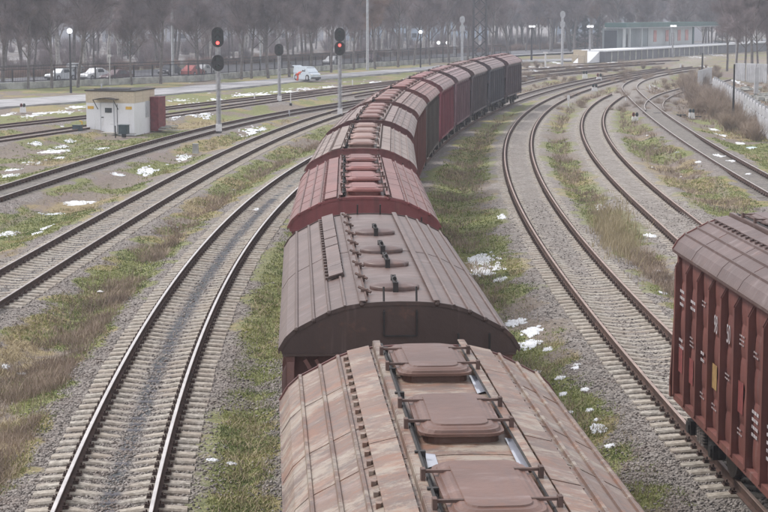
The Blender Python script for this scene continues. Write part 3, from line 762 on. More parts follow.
tag(wr, 'lone ribbed hopper wagon with faded markings on its side, cut off by the right edge', 'hopper wagon')
w1_ = specs[0][0]
for (x_, y_, l_) in ((.405, 3.0, .9), (.41, .1, 1.2), (-.33, -.05, .5), (.40, -2.6, 1.0)):
    m = MB(); z_ = ZE + .615; m.add([(x_ - .05, y_ - l_ / 2, z_), (x_ + .045, y_ - l_ / 2 + .1, z_), (x_ + .05, y_ + l_ / 2 - .05, z_), (x_ - .03, y_ + l_ / 2, z_)], [(0, 1, 2, 3)]); m.build('meltwater', 'wet', w1_)
for i, (w, a, b, c_, g) in enumerate(specs):
    paint(w, a, b, c_, g, 'roof_worn' if i == 0 else None)
    if 'used' in w: del w['used']
paint(wr, (.19, .072, .060), (.118, .076, .069), (.11, .07, .063))
wy1 = 32.75; wy0 = wy1 - BL; wp = Vector(((float(L['T7'].x(wy0)) + float(L['T7'].x(wy1))) / 2, (wy0 + wy1) / 2, 0))
wr.location = wp; wr.rotation_euler = (0, 0, math.atan2(float(L['T7'].x(wy0)) - float(L['T7'].x(wy1)), BL))
if 'used' in wr: del wr['used']
# markings on the lone wagon: stencilled numbers and data lines on the left side, between ribs
def text_obj(s, size, loc, parent, rot, mat):
    cu = bpy.data.curves.new('marking', 'FONT'); cu.body = s; cu.size = size; cu.extrude = .001; cu.align_x = 'CENTER'
    o = bpy.data.objects.new('marking', cu); C.objects.link(o)
    dg = bpy.context.evaluated_depsgraph_get(); dg.update()
    me = bpy.data.meshes.new_from_object(o.evaluated_get(dg)); bpy.data.objects.remove(o); me.materials.clear(); me.materials.append(M[mat])
    q = link('marking', me, parent); q.location = loc; q.rotation_euler = rot; q.scale = (.58, 1, 1); return q
sw = [c for c in wr.children if c.name.startswith('side_wall')][0]
rot = (math.pi / 2, 0, -math.pi / 2)
def rb(k): return NB[11 - k]          # k-th rib from the far end
def mid(k): return (rb(k) + rb(k + 1)) / 2
XW = -1.430
text_obj('98', .44, (XW, rb(3) - .25, 2.72), sw, rot, 'stencil'); text_obj('50', .44, (XW, rb(4) - .25, 2.72), sw, rot, 'stencil')
text_obj('3', .36, (XW, rb(7) - .22, 2.66), sw, rot, 'stencil')
def marks(k, z, n, w=.55, mat='stencil', h=.05, gap=.12):
    m = MB()
    for j in range(n):
        x = 0; yy = rb(k) - .09; w = min(w, .38)
        while x < w - .06:
            c = R.uniform(.05, .12); m.box((XW, yy - x - c / 2, z - j * gap), (.004, c, h)); x += c + .03
    return m.build('marking', mat, sw)
marks(6, 1.98, 4); marks(7, 1.95, 5); marks(1, 2.95, 2, .4); marks(2, 2.2, 2, .3); marks(0, 3.0, 3, .35); marks(0, 2.1, 2, .35)
for k_, z_, n_ in ((1, 2.3, 3), (2, 3.1, 2), (3, 1.5, 2), (4, 2.2, 2), (5, 3.0, 3), (5, 1.5, 2), (6, 2.9, 2), (7, 3.1, 2), (8, 2.4, 4), (2, 1.5, 2)): marks(k_, z_, n_, .3, 'chalk', .025, .07)
m = MB(); m.box((XW, rb(3) - .25, 1.98), (.004, .34, .42)); m.build('marking', 'yellowmark', sw)
m = MB(); m.box((XW, rb(5) - .25, 2.02), (.004, .34, .50)); m.build('marking', 'redmark', sw)
m = MB(); m.box((XW, rb(0) - .25, 1.75), (.004, .34, .5)); m.build('marking', 'redmark', sw)
m = MB(); m.box((XW, rb(1) - .25, 1.70), (.004, .34, .45)); m.build('marking', 'redmark', sw)
# ------------------------------------------------------------------ loose stones, grass, weeds, snow (nobody could count them)
def candidates(n, y0, y1, p=1.6):
    """random points of the visible ground between y0 and y1, denser towards the camera"""
    u = RN.rand(n); y = (y0 ** (1 - p) + u * (y1 ** (1 - p) - y0 ** (1 - p))) ** (1 / (1 - p))
    a = RN.uniform(-.235, .235, n); return y * a, y
def on_ground(x, y): return ground_z(x, y)
x, y = candidates(420000, 19, 80, 1.7)
d_, b_, g_, o_ = zones(x, y)
keep = (RN.rand(len(x)) < b_) & (np.abs(d_ - RG) > .06)
x, y = x[keep][:150000], y[keep][:150000]
z = on_ground(x, y) + RN.uniform(-.012, .012, len(x)); sz = RN.uniform(.014, .042, len(x))
base = np.array([(1, 0, 0), (0, 1, 0), (-1, 0, 0), (0, -1, 0), (0, 0, .75), (0, 0, -.7)])
jit = base[None] * (1 + RN.uniform(-.35, .35, (len(x), 6, 3))) + RN.uniform(-.2, .2, (len(x), 6, 3))
th = RN.rand(len(x)) * 6.28; ct, st_ = np.cos(th), np.sin(th)
vx = jit[:, :, 0] * ct[:, None] - jit[:, :, 1] * st_[:, None]; vy = jit[:, :, 0] * st_[:, None] + jit[:, :, 1] * ct[:, None]
V = np.stack([x[:, None] + vx * sz[:, None], y[:, None] + vy * sz[:, None], z[:, None] + jit[:, :, 2] * sz[:, None]], -1).reshape(-1, 3)
fo = np.array([(0, 1, 4), (1, 2, 4), (2, 3, 4), (3, 0, 4), (1, 0, 5), (2, 1, 5), (3, 2, 5), (0, 3, 5)])
FF = (fo[None] + 6 * np.arange(len(x))[:, None, None]).reshape(-1, 3)
def stone_mat():
    m, n, l, p = newmat('ballast_stone')
    g = n.new('ShaderNodeNewGeometry'); c = mix(n, l, g.outputs['Random Per Island'], (0.06, 0.05, 0.045), (0.37, 0.335, 0.31))
    c = mix(n, l, math_(n, l, 'MULTIPLY', ramp(n, l, nz(n, l, 1.2, g.outputs['Position'], 4), .45, .7), .5), c, (0.17, 0.125, 0.105))
    l.new(c, p.inputs['Base Color']); p.inputs['Roughness'].default_value = .9; return m
tag(link('gravel', npmesh('gravel', V, FF, stone_mat()), kind='stuff'), 'loose grey ballast stones around the tracks', 'gravel')
def blades(name, x, y, h, w, mat, lean, label, per=1, spread=.0, cat='grass'):
    n = len(x) * per
    x = np.repeat(x, per) + RN.normal(0, 1, n) * spread; y = np.repeat(y, per) + RN.normal(0, 1, n) * spread
    h = np.repeat(h, per) * RN.uniform(.5, 1.1, n); z = on_ground(x, y) - .01; a = RN.rand(n) * 6.28
    ww = np.broadcast_to(w, (n,)) if np.ndim(w) == 0 else np.repeat(w, per)
    dx, dy = np.cos(a) * ww, np.sin(a) * ww; lx, ly = RN.normal(0, lean, n) * h, RN.normal(0, lean, n) * h
    p0 = np.stack([x - dx, y - dy, z], -1); p1 = np.stack([x + dx, y + dy, z], -1)
    p3 = np.stack([x + lx * .4 + dx * .7, y + ly * .4 + dy * .7, z + h * .55], -1); p2 = np.stack([x + lx, y + ly, z + h], -1); p4 = np.stack([x + lx * .4 - dx * .7, y + ly * .4 - dy * .7, z + h * .55], -1)
    V = np.stack([p0, p1, p3, p2, p4], 1).reshape(-1, 3)
    F_ = (np.array([(0, 1, 2), (0, 2, 4), (4, 2, 3)])[None] + 5 * np.arange(n)[:, None, None]).reshape(-1, 3)
    tag(link(name, npmesh(name, V, F_, mat), kind='stuff'), label, cat)
# short green grass
x, y = candidates(420000, 19, 130, 1.7); d_, b_, g_, o_ = zones(x, y); bb = behind(x, y)
k = (RN.rand(len(x)) < g_ * (1 - b_) * .9) & (d_ > 1.7) & (bb < 0)
x, y = x[k][:90000], y[k][:90000]
blades('grass', x, y, .03 + .0006 * y, .004 + .00018 * y, 'grassgreen', .5, 'short green grass and moss between the tracks', 3, .05)
x, y = candidates(160000, 19, 150, 1.6); d_, b_, g_, o_ = zones(x, y); bb = behind(x, y)
k = (RN.rand(len(x)) < o_ * (1 - b_)) & (d_ > 1.8) & (bb < 0) & (fbm(x * .5, y * .4, 15) > .5)
x, y = x[k][:12000], y[k][:12000]
blades('dry_grass', x, y, RN.uniform(.04, .11, len(x)) * (1 + .012 * y), .003 + .00014 * y, 'drygrass', .8, 'straw coloured dry grass tussocks between the tracks', 5, .07)
# brown dead weeds: dense bands named in the photograph
def band(x, y):
    """density of the brown weeds"""
    t1, t2, t7, t8, t9 = (L[k].x(y) for k in ('T1', 'T2', 'T7', 'T8', 'T9'))
    w = np.zeros_like(x)
    w = np.maximum(w, .9 * np.exp(-((x - (t1 * .62 + t2 * .38)) / 1.0) ** 2) * (y < 120) * (y > 25))
    w = np.maximum(w, .9 * np.exp(-((x - (t7 + t8) / 2 - .3) / .9) ** 2) * (y > 45) * (y < 95))
    w = np.maximum(w, .5 * np.exp(-((x - (t7 + t8) / 2) / 1.6) ** 2) * (y >= 95) * (y < 170))
    w = np.maximum(w, .45 * np.exp(-((x - (t8 + t9) / 2) / 2.0) ** 2) * (y > 60))
    w = np.maximum(w, .8 * sstep(3, 6, x - t9) * (y > 120) * (y < 230))
    w = np.maximum(w, .8 * sstep(130, 155, y) * sstep(9, 14, x) * (y < 235))
    w = np.maximum(w, .5 * np.exp(-((x - L['TR'].x(y) - 3.0) / 1.0) ** 2) * (y < 140))
    return w
x, y = candidates(260000, 22, 235, 1.35); d_ = tdist(x, y)
k = (RN.rand(len(x)) < band(x, y) * sstep(.42, .60, fbm(x * .6, y * .45, 44))) & (d_ > 2.0)
x, y = x[k][:26000], y[k][:26000]
blades('dead_weeds', x, y, RN.uniform(.08, .30, len(x)) * (1 + .5 * (y > 100)), .0022 + .00012 * y, 'weed', .45, 'brown dead weeds standing in bands between the tracks', 7, .10, 'weeds')
x, y = candidates(9000, 22, 110, 1.4); d_ = tdist(x, y); k = (RN.rand(len(x)) < .25 + band(x, y)) & (d_ > 2.1) & (behind(x, y) < 0); x, y = x[k][:2600], y[k][:2600]
blades('dead_stalks', x, y, RN.uniform(.25, .65, len(x)), .0025 + .00006 * y, 'weed', .28, 'thin dead stalks standing singly over the verges', 3, .06, 'weeds')
# tall straw weeds left of the second right-hand track
q = [at(616 + (v_ - 235) * .35 + RN.normal(0, 11), v_, -.4) for v_ in RN.normal(236, 15, 520)]
blades('tall_straw_weeds', np.array([p.x for p in q]), np.array([p.y for p in q]), RN.uniform(.2, .6, 520), .010, 'drygrass', .25, 'tall straw weeds between the two rusty right-hand tracks', 7, .10, 'weeds')
# snow
def snow_blob(V, F_, cx, cy, r, hh, st=1.3):
    n = 13; o = len(V); z = 0; V_base.append((o, cx, cy)); a0 = R.random() * 6
    rad = [R.uniform(.55, 1.25) for _ in range(n)]
    rad = [(rad[k] + .35 * rad[(k + 1) % n]) / 1.35 for k in range(n)]
    for f, zz in ((1.0, -.025), (.72, hh * .75)):
        for k in range(n):
            t = a0 + 2 * math.pi * k / n; rr = r * rad[k] * f; V.append((cx + rr * math.cos(t), cy + rr * st * math.sin(t), z + zz * (1 if f == 1 else R.uniform(.7, 1.2))))
    V.append((cx, cy, z + hh * 1.1))
    for k in range(n):
        k2 = (k + 1) % n; F_ += [(o + k, o + k2, o + n + k2), (o + k, o + n + k2, o + n + k), (o + n + k, o + n + k2, o + 2 * n)]
SV, SF, V_base = [], [], []
sc_n = lambda a, b, s: math.sin(a * 2.1 + s) * math.sin(b * 1.3 + s * 2) * .5 + .5
patches = [ # u, v, width px, height px, cover
 (548, 352, 9, 3, .8), (575, 374, 7, 2, .7), (540, 402, 8, 3, .6), (610, 450, 8, 3, .6), (590, 414, 6, 2, .7), (604, 400, 6, 2, .7), (500, 280, 14, 4, .7), (481, 258, 34, 14, 1.0), (486, 269, 40, 10, .9), (516, 322, 22, 7, .9), (533, 333, 22, 9, .8), (530, 344, 28, 8, .6), (530, 372, 22, 7, .8), (560, 380, 10, 3, .8), (563, 395, 7, 2, .8), (585, 395, 8, 3, .7), (598, 432, 14, 9, .5), (570, 412, 5, 2, .8), (502, 222, 8, 5, .8), (600, 209, 9, 6, .9), (657, 274, 8, 4, .8), (663, 298, 7, 2, .9), (650, 242, 10, 4, .3),
 (183, 157, 14, 6, .9), (147, 170, 24, 7, 1), (118, 176, 14, 2, .7), (80, 201, 36, 4, .9), (46, 227, 11, 6, .9), (10, 231, 20, 5, .9), (38, 233, 12, 3, .8), (50, 211, 26, 3, .4), (12, 168, 16, 3, .8), (10, 174, 14, 4, .7), (55, 149, 34, 4, .9), (36, 145, 12, 2, .8), (61, 145, 14, 3, .8), (70, 141, 10, 2, .9), (35, 160, 20, 4, .5), (60, 156, 10, 2, .8), (102, 147, 16, 2, .7), (250, 133, 24, 8, .9), (262, 130, 8, 3, .9),
 (22, 135, 16, 3, .9), (35, 114, 20, 5, .7), (60, 111, 40, 5, .7), (8, 113, 16, 4, .6), (20, 104, 40, 4, .5), (77, 106, 26, 3, .6), (175, 106, 26, 6, .5), (200, 103, 30, 4, .5), (180, 99, 30, 3, .5), (215, 98, 20, 4, .5), (245, 94, 30, 4, .9), (262, 93, 26, 3, .9), (290, 91, 50, 4, 1), (305, 88, 40, 3, .9), (330, 86, 24, 3, .8), (375, 82, 30, 2.5, .9), (398, 82, 16, 2, .9), (410, 79, 14, 3, .7), (190, 118, 22, 4, .5), (205, 118, 12, 4, .7), (175, 121, 10, 3, .8),
 (525, 66, 26, 2, .9), (533, 73, 16, 3, .6), (520, 77, 14, 2, .7), (556, 62, 12, 3, .9), (575, 68, 30, 2, .8), (545, 70, 20, 2, .6), (585, 67, 14, 2, .9), (610, 62.5, 30, 2, .8), (690, 57, 50, 2, 1), (712, 55, 40, 1.6, 1), (705, 66, 10, 2, .8), (666, 85, 6, 2, .8), (686, 79, 6, 2, .7), (655, 87, 5, 1.5, .7),
 (714, 128, 9, 3, 1), (723, 134, 9, 2, .8), (740, 142, 10, 2, .8), (716, 133, 5, 1.5, .8), (751, 147, 6, 2, .8), (740, 84, 12, 5, .9), (735, 165, 14, 3, .5), (720, 160, 10, 3, .4), (746, 178, 8, 2, .7), (698, 168, 6, 1.5, .6),
 (213, 470, 10, 2, .6), (232, 471, 10, 2, .7), (256, 214, 6, 2, .6), (22, 370, 8, 2, .5), (5, 366, 8, 3, .6)]
for (u, v, w_, h_, cov) in patches:
    p0 = at(u, v, -.45); sx = w_ / 2 / F * p0.y; sy = abs(at(u, v - h_ / 2, -.45).y - at(u, v + h_ / 2, -.45).y) / 2
    st_r = max(.8, min(3.0, sy / sx)); q_ = int(7 + 16 * cov)
    for k in range(q_ * 3):
        big_ = k < q_ * cov
        rr = math.sqrt(R.random()) * (R.uniform(.3, .8) if big_ else R.uniform(.7, 1.25)); t = R.random() * 6.283
        px_, py_ = p0.x + sx * rr * math.cos(t), p0.y + sy * rr * math.sin(t)
        if cov < .8 and sc_n(px_ * 1.3, py_ * .8, 7) < .5 - .5 * cov: continue
        snow_blob(SV, SF, px_, py_, min(sx, .9) * (R.uniform(.22, .40) if big_ else R.uniform(.05, .16)) + .03, R.uniform(.015, .03), st_r)
x, y = candidates(5000, 24, 240, 1.01); d_ = tdist(x, y)
for a, b, dd in zip(x, y, d_):
    if dd > 1.9 and R.random() < (.03 if b < 100 else .07) and sc_n(a * .2, b * .1, 5) > .5 and (fence_x(b) - a) < -1: snow_blob(SV, SF, a, b, R.uniform(.04, .10) + b * .0008, .02)
SV = np.array(SV); vb = np.array(V_base); zz_ = ground_z(vb[:, 1], vb[:, 2]); SV[:, 2] += np.repeat(zz_, 27)
tag(link('snow', npmesh('snow', SV, np.array(SF), 'snow', True), kind='stuff'), 'melting snow patches scattered over the verges', 'snow')
# ------------------------------------------------------------------ light signals
def signal_head(parent, z, lit, back=False, n=2, x=0):
    m = MB(); hw, hh = .42, .56 if n == 2 else .69
    pr = []
    for k in range(24):
        t = 2 * math.pi * k / 24; pr.append((x + hw * math.cos(t), z + (hh - hw) * (1 if math.sin(t) > 0 else -1) + hw * math.sin(t)))
    m.prism(pr, 1, -.14, -.11); m.box((x, -.02, z), (.40, .2, hh * 1.5))
    h = m.build('signal_head', 'lightgrey' if back else 'blackpaint', parent)
    if back: return h
    for k in range(n):
        zz = z + (hh - .30) * (1 - 2 * k / max(1, n - 1))
        q = MB(); q.tube((x, -.15, zz), (x, -.17, zz), .12, n=12); q.build('lens', 'redlamp' if k == lit else 'lens', h)
        q = MB()
        for j in range(9):
            a0 = math.radians(-10 + j * 25 - 0); a1 = math.radians(-10 + (j + 1) * 25 if j < 8 else 200)
            if a0 > math.radians(185): break
            q.add([(x +   .15 * math.cos(a0), -.14, zz +   .15 * math.sin(a0)), (x +   .15 * math.cos(a1), -.14, zz +   .15 * math.sin(a1)), (x +   .15 * math.cos(a1), -.36, zz +   .15 * math.sin(a1) - .02), (x +   .15 * math.cos(a0), -.36, zz +   .15 * math.sin(a0) - .02)], [(0, 1, 2, 3)])
        q.build('hood', 'blackpaint', h)
    return h
def signal(u, v, htop, heads, label, back=False, r=.13, cat='railway signal'):
    p = at(u, v, -.45); t = thing('railway_signal', label, cat, p, math.atan2(-p.x, p.y) * -1 * 0 , 'tall railway light signals')
    m = MB(); m.tube((0, 0, -.1), (0, 0, htop - .5), r, r * .8, 12); m.build('mast', 'lightgrey' if back else 'mast', t)
    m = MB(); m.box((0, 0, .15), (.36, .36, .3)); m.build('footing', 'concrete' if back else 'blackpaint', t)
    if not back:
        m = MB(); m.box((0, -.02, .62), (.40, .34, .48)); m.build('number_board', 'white', t)
        m = MB(); m.bar((.17, 0, .8), (.15, 0, htop - .9), .03, .03); m.bar((-.17, 0, .8), (-.15, 0, htop - .9), .03, .03)
        k = 1.2
        while k < htop - 1: m.bar((-.17, -.0, k), (.17, -.0, k), .02, .02); k += .33
        m.build('ladder', 'lightgrey', t)
    for (dz, lit, n) in heads: signal_head(t, htop - dz, lit, back, n)
    return t
signal(219, 136.5, 7.35, [(.48, 2, 3), (2.25, 9, 2)], 'left tall signal mast with two black heads, upper one showing a red light')
signal(340, 119, 7.25, [(.45, 9, 2), (1.55, 0, 2)], 'tall signal mast behind the wagons, lower black head showing red')
signal(279.5, 105, 5.6, [(.45, 9, 2)], 'shorter signal mast with one unlit black head, between the two tall ones')
signal(462, 67, 8.3, [(.7, 0, 2), (2.1, 0, 2)], 'pale signal mast seen from behind, left of the lattice tower', True, .22)
signal(562, 66, 9.2, [(.8, 0, 2), (2.4, 0, 2)], 'pale signal mast seen from behind, right of the white post', True, .22)
signal(736, 70, 9.5, [(.8, 0, 2)], 'thin signal mast standing before the trees at the right edge', True, .16)
def dwarf(u, v, s, lab, red, col='blackpaint'):
    p = at(u, v, -.45); t = thing('ground_signal', lab, 'ground signal', p, 0, 'low ground signals with white bases')
    m = MB(); m.prism([(-.42 * s, 0), (.42 * s, 0), (.34 * s, .75 * s), (-.34 * s, .75 * s)], 1, -.25 * s, .25 * s); m.build('base', 'white', t)
    for k, x in enumerate((-.2, .2)):
        m = MB(); pr = [(x * s + .17 * s * math.cos(a), 1.02 * s + .26 * s * math.sin(a)) for a in [2 * math.pi * j / 14 for j in range(14)]]
        m.prism(pr, 1, -.2 * s, .05 * s); h = m.build('signal_head', 'maroon' if (red and k == 0) else col, t)
        m = MB(); m.tube((x * s, -.2 * s, 1.05 * s), (x * s, -.30 * s, 1.05 * s), .1 * s, n=10); m.build('lens', 'lens', h)
dwarf(635, 123, .66, 'low white-based ground signal with a red and a black lamp, in weeds', True)
dwarf(594.5, 93, .80, 'low white-based ground signal with black lamps, nearest the white marker post', False)
dwarf(585, 79, .85, 'low white-based ground signal, farthest left of the three at the throat', False)
dwarf(599, 82, .85, 'low white-based ground signal with maroon lamps, right of the two others', True)
dwarf(691.5, 118.5, .62, 'low white-based ground signal with dark blue lamps beside the brush', False, 'teal_dark')
dwarf(23, 112.5, .62, 'low ground signal with maroon lamps, near the snow left of the hut', True)
def post(u, v, h, w, lab, cap=None, mat='white', name='marker_post', cat='marker post', grp='white marker posts', foot=None):
    p = at(u, v, -.45); t = thing(name, lab, cat, p, 0, grp); m = MB(); m.box((0, 0, h / 2), (w, w, h), 0, .85); m.build('post', mat, t)
    if cap: m = MB(); m.box((0, -w * .3, h - cap[1] / 2 + .02), (cap[0], w * .8 + .06, cap[1])); m.build('plate', cap[2], t)
    if foot: m = MB(); m.box((0, 0, .12), (w * 2.6, w * 2.4, .3)); m.build('foot', foot, t)
post(568.4, 108, 1.15, .10, 'white marker post with a plate, beside the curving rusty track', (.22, .42, 'white'))
post(545.3, 67, 2.4, .28, 'thick white post with a wide cap, right of the train head', (.75, .28, 'white'))
post(254.5, 102, .65, .12, 'short white post between the two far left tracks', None)
post(290.7, 106, 1.2, .09, 'slim white post on a dark foot, right of the middle signal', None, foot='blackpaint')
post(289.2, 119, .7, .13, 'short grey post between tracks, below the slim white post', None, 'lightgrey')
post(352.5, 86, .75, .14, 'short white post by the snow strip right of the tall signal', None)
post(680.6, 69.5, .9, .2, 'small white post in front of the station platform', None)
post(649.5, 91, .7, .12, 'small white post right of the switch', None)
post(625.5, 103.5, .6, .10, 'tiny white post left of the switch', None)
post(110, 84.5, 3.6, .10, 'thin white pole with a small top lamp above the hut roof', (.4, .3, 'white'))
post(195.6, 153.5, .62, .38, 'squat weathered concrete block post beside the left track', None, 'parapet', 'concrete_marker', 'concrete block', None)
# ------------------------------------------------------------------ poles and lamps
def pole(u, v, vtop, r, lab, mat='mast', lamp=None, name='pole', cat='pole', grp=None, r2=None):
    p = at(u, v, -.45); dd = p.y
    # height whose top appears at vtop
    yv = (vtop - 256) / F; tz = CAMH + (-(math.sin(PITCH)) - yv * math.cos(PITCH)) / (math.cos(PITCH) - yv * math.sin(PITCH)) * dd
    h = tz + .45; t = thing(name, lab, cat, p, 0, grp); m = MB(); m.tube((0, 0, 0), (0, 0, h), r, r2 or r * .6, 10); m.build('shaft', mat, t)
    if lamp == 'globe':
        for x in ((0,) if cat == 'street lamp' else (0,)):
            m = MB(); m.tube((0, 0, h), (0, 0, h + .15), .14, n=8); m.build('collar', 'blackpaint', t); m = MB(); m.ball((0, 0, h + .32), .30, 12, 8); m.build('lamp_globe', 'whitelamp', t, smooth=True)
    if lamp == 'twin':
        m = MB(); m.tube((-.8, 0, h - .2), (.8, 0, h - .2), .05, n=6); m.build('arm', mat, t)
        for x in (-.8, .8): m = MB(); m.ball((x, 0, h + .05), .32, 12, 8); m.build('lamp_globe', 'whitelamp', t, smooth=True)
    if lamp == 'flood':
        m = MB(); m.box((0, -.1, h), (1.2, .5, .12)); m.build('bracket', mat, t)
        for x in (-.32, .32): m = MB(); m.box((x, -.35, h + .22), (.5, .3, .34)); m.build('floodlight', 'whitelamp', t)
    return t
pole(71, 93, 34, .13, 'black street lamp with a round white globe above the parked cars', 'blackpaint', 'globe', 'street_lamp', 'street lamp', 'globe street lamps')
pole(420.5, 68, 34, .13, 'dark street lamp with a white globe, in front of the grey street fence', 'blackpaint', 'globe', 'street_lamp', 'street lamp', 'globe street lamps')
pole(443, 62, 43, .12, 'street lamp with twin white globes, left of the pale signal mast', 'blackpaint', 'twin', 'street_lamp', 'street lamp', 'globe street lamps')
pole(531.5, 60.5, 27.5, .2, 'dark lamp mast topped by a white floodlight, left of the rear signal', 'fence', 'flood', 'yard_lamp', 'yard lamp', 'floodlight masts')
pole(589.5, 62, 27.5, .22, 'grey lamp mast with a white floodlight, left of the station canopy', 'mast', 'flood', 'yard_lamp', 'yard lamp', 'floodlight masts')
pole(672.5, 58, 27, .2, 'lamp mast with a small white lamp standing before the station front', 'mast', 'flood', 'yard_lamp', 'yard lamp', 'floodlight masts')
for (u, v, vt, r, lb) in [(173, 79, -60, .20, 'tall pale street pole left of the first signal, behind the fence'), (260.5, 74, -50, .14, 'thin tall pole behind the middle signal'), (367.5, 70, -60, .22, 'tall white pole right of the second tall signal'), (454.5, 60, -70, .26, 'tall pale pole just left of the back-facing signal'), (629.5, 47, -60, .28, 'tall grey pole rising behind the station canopy'), (279.5, 76, -40, .10, 'thin grey pole behind the short signal')]:
    pole(u, v, vt, r, lb, 'lightgrey', None, 'tall_pole', 'pole', 'tall street poles')
pole(733, 120, 64, .11, 'black wooden pole in front of the concrete panel wall', 'blackpaint', None, 'wooden_pole', 'pole', 'black wooden poles')
pole(702, 78, 53, .16, 'short black pole standing by the far end of the wall', 'blackpaint', None, 'wooden_pole', 'pole', 'black wooden poles')
# lattice tower
p = at(479.5, 63.5, -.45); t = thing('lattice_tower', 'dark four-legged lattice tower behind the train, running out of the picture', 'lattice tower', p)
m = MB(); s_ = 1.15; Ht = 26
for q in ((-1, -1), (1, -1), (1, 1), (-1, 1)):
    m.bar((q[0] * s_, q[1] * s_, 0), (q[0] * s_ * .75, q[1] * s_ * .75, Ht), .26, .26)
m.build('leg_frame', 'fence', t); m = MB(); k = 0
while k < Ht - 2:
    a = s_ * (1 - .25 * k / Ht); b = s_ * (1 - .25 * (k + 2) / Ht)
    for (c1, c2) in (((-1, -1), (1, -1)), ((1, -1), (1, 1)), ((1, 1), (-1, 1)), ((-1, 1), (-1, -1))):
        m.bar((c1[0] * a, c1[1] * a, k), (c2[0] * b, c2[1] * b, k + 2), .11, .11); m.bar((c2[0] * a, c2[1] * a, k), (c1[0] * b, c1[1] * b, k + 2), .11, .11)
    k += 2
m.build('bracing', 'fence', t)
# ------------------------------------------------------------------ the small white hut
A = at(86.8, 133.4, -.45); B = at(134.6, 134.3, -.45); D = at(154.8, 130, -.45)
fx_ = (B - A).normalized(); ang = math.atan2(fx_.y, fx_.x); wF = (B - A).length; wS = 3.6
hut = thing('signal_hut', 'small white hut with a beige upper band, door awning and yellow plates', 'hut', A, ang)
H_ = 3.0; bx0 = 0
wm = M['whitepaint'].node_tree; wp0 = wm.nodes['Principled BSDF']; wtc_ = wm.nodes.new('ShaderNodeTexCoord').outputs['Object']
wst = ramp(wm.nodes, wm.links, nz(wm.nodes, wm.links, 1.0, mapping(wm.nodes, wm.links, wtc_, (2.5, 2.5, .7)), 7, .75), .5, .72)
wc = mix(wm.nodes, wm.links, math_(wm.nodes, wm.links, 'MULTIPLY', wst, .35), (.78, .79, .82), (.42, .40, .37)); wm.links.new(wc, wp0.inputs['Base Color'])
side_dir = (D - B); slant = side_dir.to_2d().normalized(); sl_ = side_dir.length
loc = lambda v: (Matrix.Rotation(-ang, 4, 'Z') @ (v - A))
Bl, Dl = loc(B), loc(D); Cl = Dl - Bl
def footprint(z0, z1, grow=0):
    q = [(-grow, -grow), (Bl.x + grow, -grow), (Dl.x + grow, Dl.y + grow), (Dl.x - Bl.x - grow, Dl.y + grow)]
    return [(a, b, z0) for a, b in q] + [(a, b, z1) for a, b in q]
bf = [(0, 3, 2, 1), (4, 5, 6, 7), (0, 1, 5, 4), (1, 2, 6, 5), (2, 3, 7, 6), (3, 0, 4, 7)]
m = MB(); m.add(footprint(-.1, 2.2), bf); m.build('wall', 'whitepaint', hut)
def tile_mat():
    m, n, l, p = newmat('beige_wall_tiles'); tc = n.new('ShaderNodeTexCoord').outputs['Object']
    br = n.new('ShaderNodeTexBrick'); br.offset = 0; br.inputs['Scale'].default_value = 6; br.inputs['Brick Width'].default_value = 1; br.inputs['Row Height'].default_value = .6
    br.inputs['Color1'].default_value = (.52, .44, .33, 1); br.inputs['Color2'].default_value = (.60, .52, .40, 1); br.inputs['Mortar'].default_value = (.42, .36, .28, 1); br.inputs['Mortar Size'].default_value = .03
    l.new(mapping(n, l, tc, (1, 1, 1), (math.pi / 2, 0, 0)), br.inputs['Vector']); l.new(br.outputs[0], p.inputs['Base Color']); p.inputs['Roughness'].default_value = .7; return m
M['tile'] = tile_mat()
m = MB(); m.add(footprint(2.2, 3.02, .015), bf); m.build('upper_band', 'tile', hut)
m = MB(); m.add(footprint(3.02, 3.10, .08), bf); m.box((1.6, 1.4, 3.13), (2.2, 1.0, .05), .2); m.box((.9, .7, 3.14), (1.1, .12, .06), .1); m.build('roof', 'under', hut)
dx = .445 * wF
m = MB(); m.box((dx, -.03, 1.12), (.98, .06, 2.14)); dr = m.build('door', 'whitepaint', hut)
m = MB(); m.box((dx + .1, -.075, 1.68), (.52, .03, .34)); m.build('door_window', 'glass', dr); m = MB(); m.box((dx - .36, -.08, 1.18), (.16, .04, .06)); m.build('door_handle', 'blackpaint', dr)
m = MB()
for sx in (-.5, .5): m.box((dx + sx, -.03, 1.12), (.03, .09, 2.2))
m.box((dx, -.03, 2.21), (1.06, .09, .04)); m.build('door_frame', 'lightgrey', hut)
m = MB(); n_ = 8; ax0, ax1 = dx - .78, dx + .92
pts = [(ax0 + (ax1 - ax0) * k / n_, 2.42 + .13 * math.sin(math.pi * k / n_) + (.05 if k == n_ else 0)) for k in range(n_ + 1)]
m.prism(pts + [(a, b + .035) for a, b in reversed(pts)], 1, -.85, -.02)
aw = m.build('awning', 'under', hut); m = MB()
for sx in (ax0 + .05, ax1 - .1): m.bar((sx, -.80, 2.42), (sx, -.03, 1.75), .04, .04)
m.build('bracket', 'blackpaint', aw)
for sx in (.095 * wF, .89 * wF): m = MB(); m.box((sx, -.02, 1.86), (.46, .03, .20)); m.build('yellow_plate', 'yellow', hut)
m = MB(); mid_ = Bl + Cl * .62; m.box((mid_.x + .02, mid_.y, 1.65), (.05, .75, 1.15), math.atan2(Cl.y, Cl.x) - math.pi / 2); m.build('side_window', 'lightgrey', hut)
m = MB(); m.box((dx, -.45, .06), (1.5, .8, .16)); m.build('doorstep', 'concrete', hut)
m = MB(); m.tube((dx + .75, -.03, 2.1), (dx + .75, -.03, .1), .02, n=5); m.build('cable', 'blackpaint', hut)
m = MB(); m.tube((.5, 1.6, 3.1), (.5, 1.6, 3.5), .05, n=8); m.build('vent_pipe', 'lightgrey', hut)
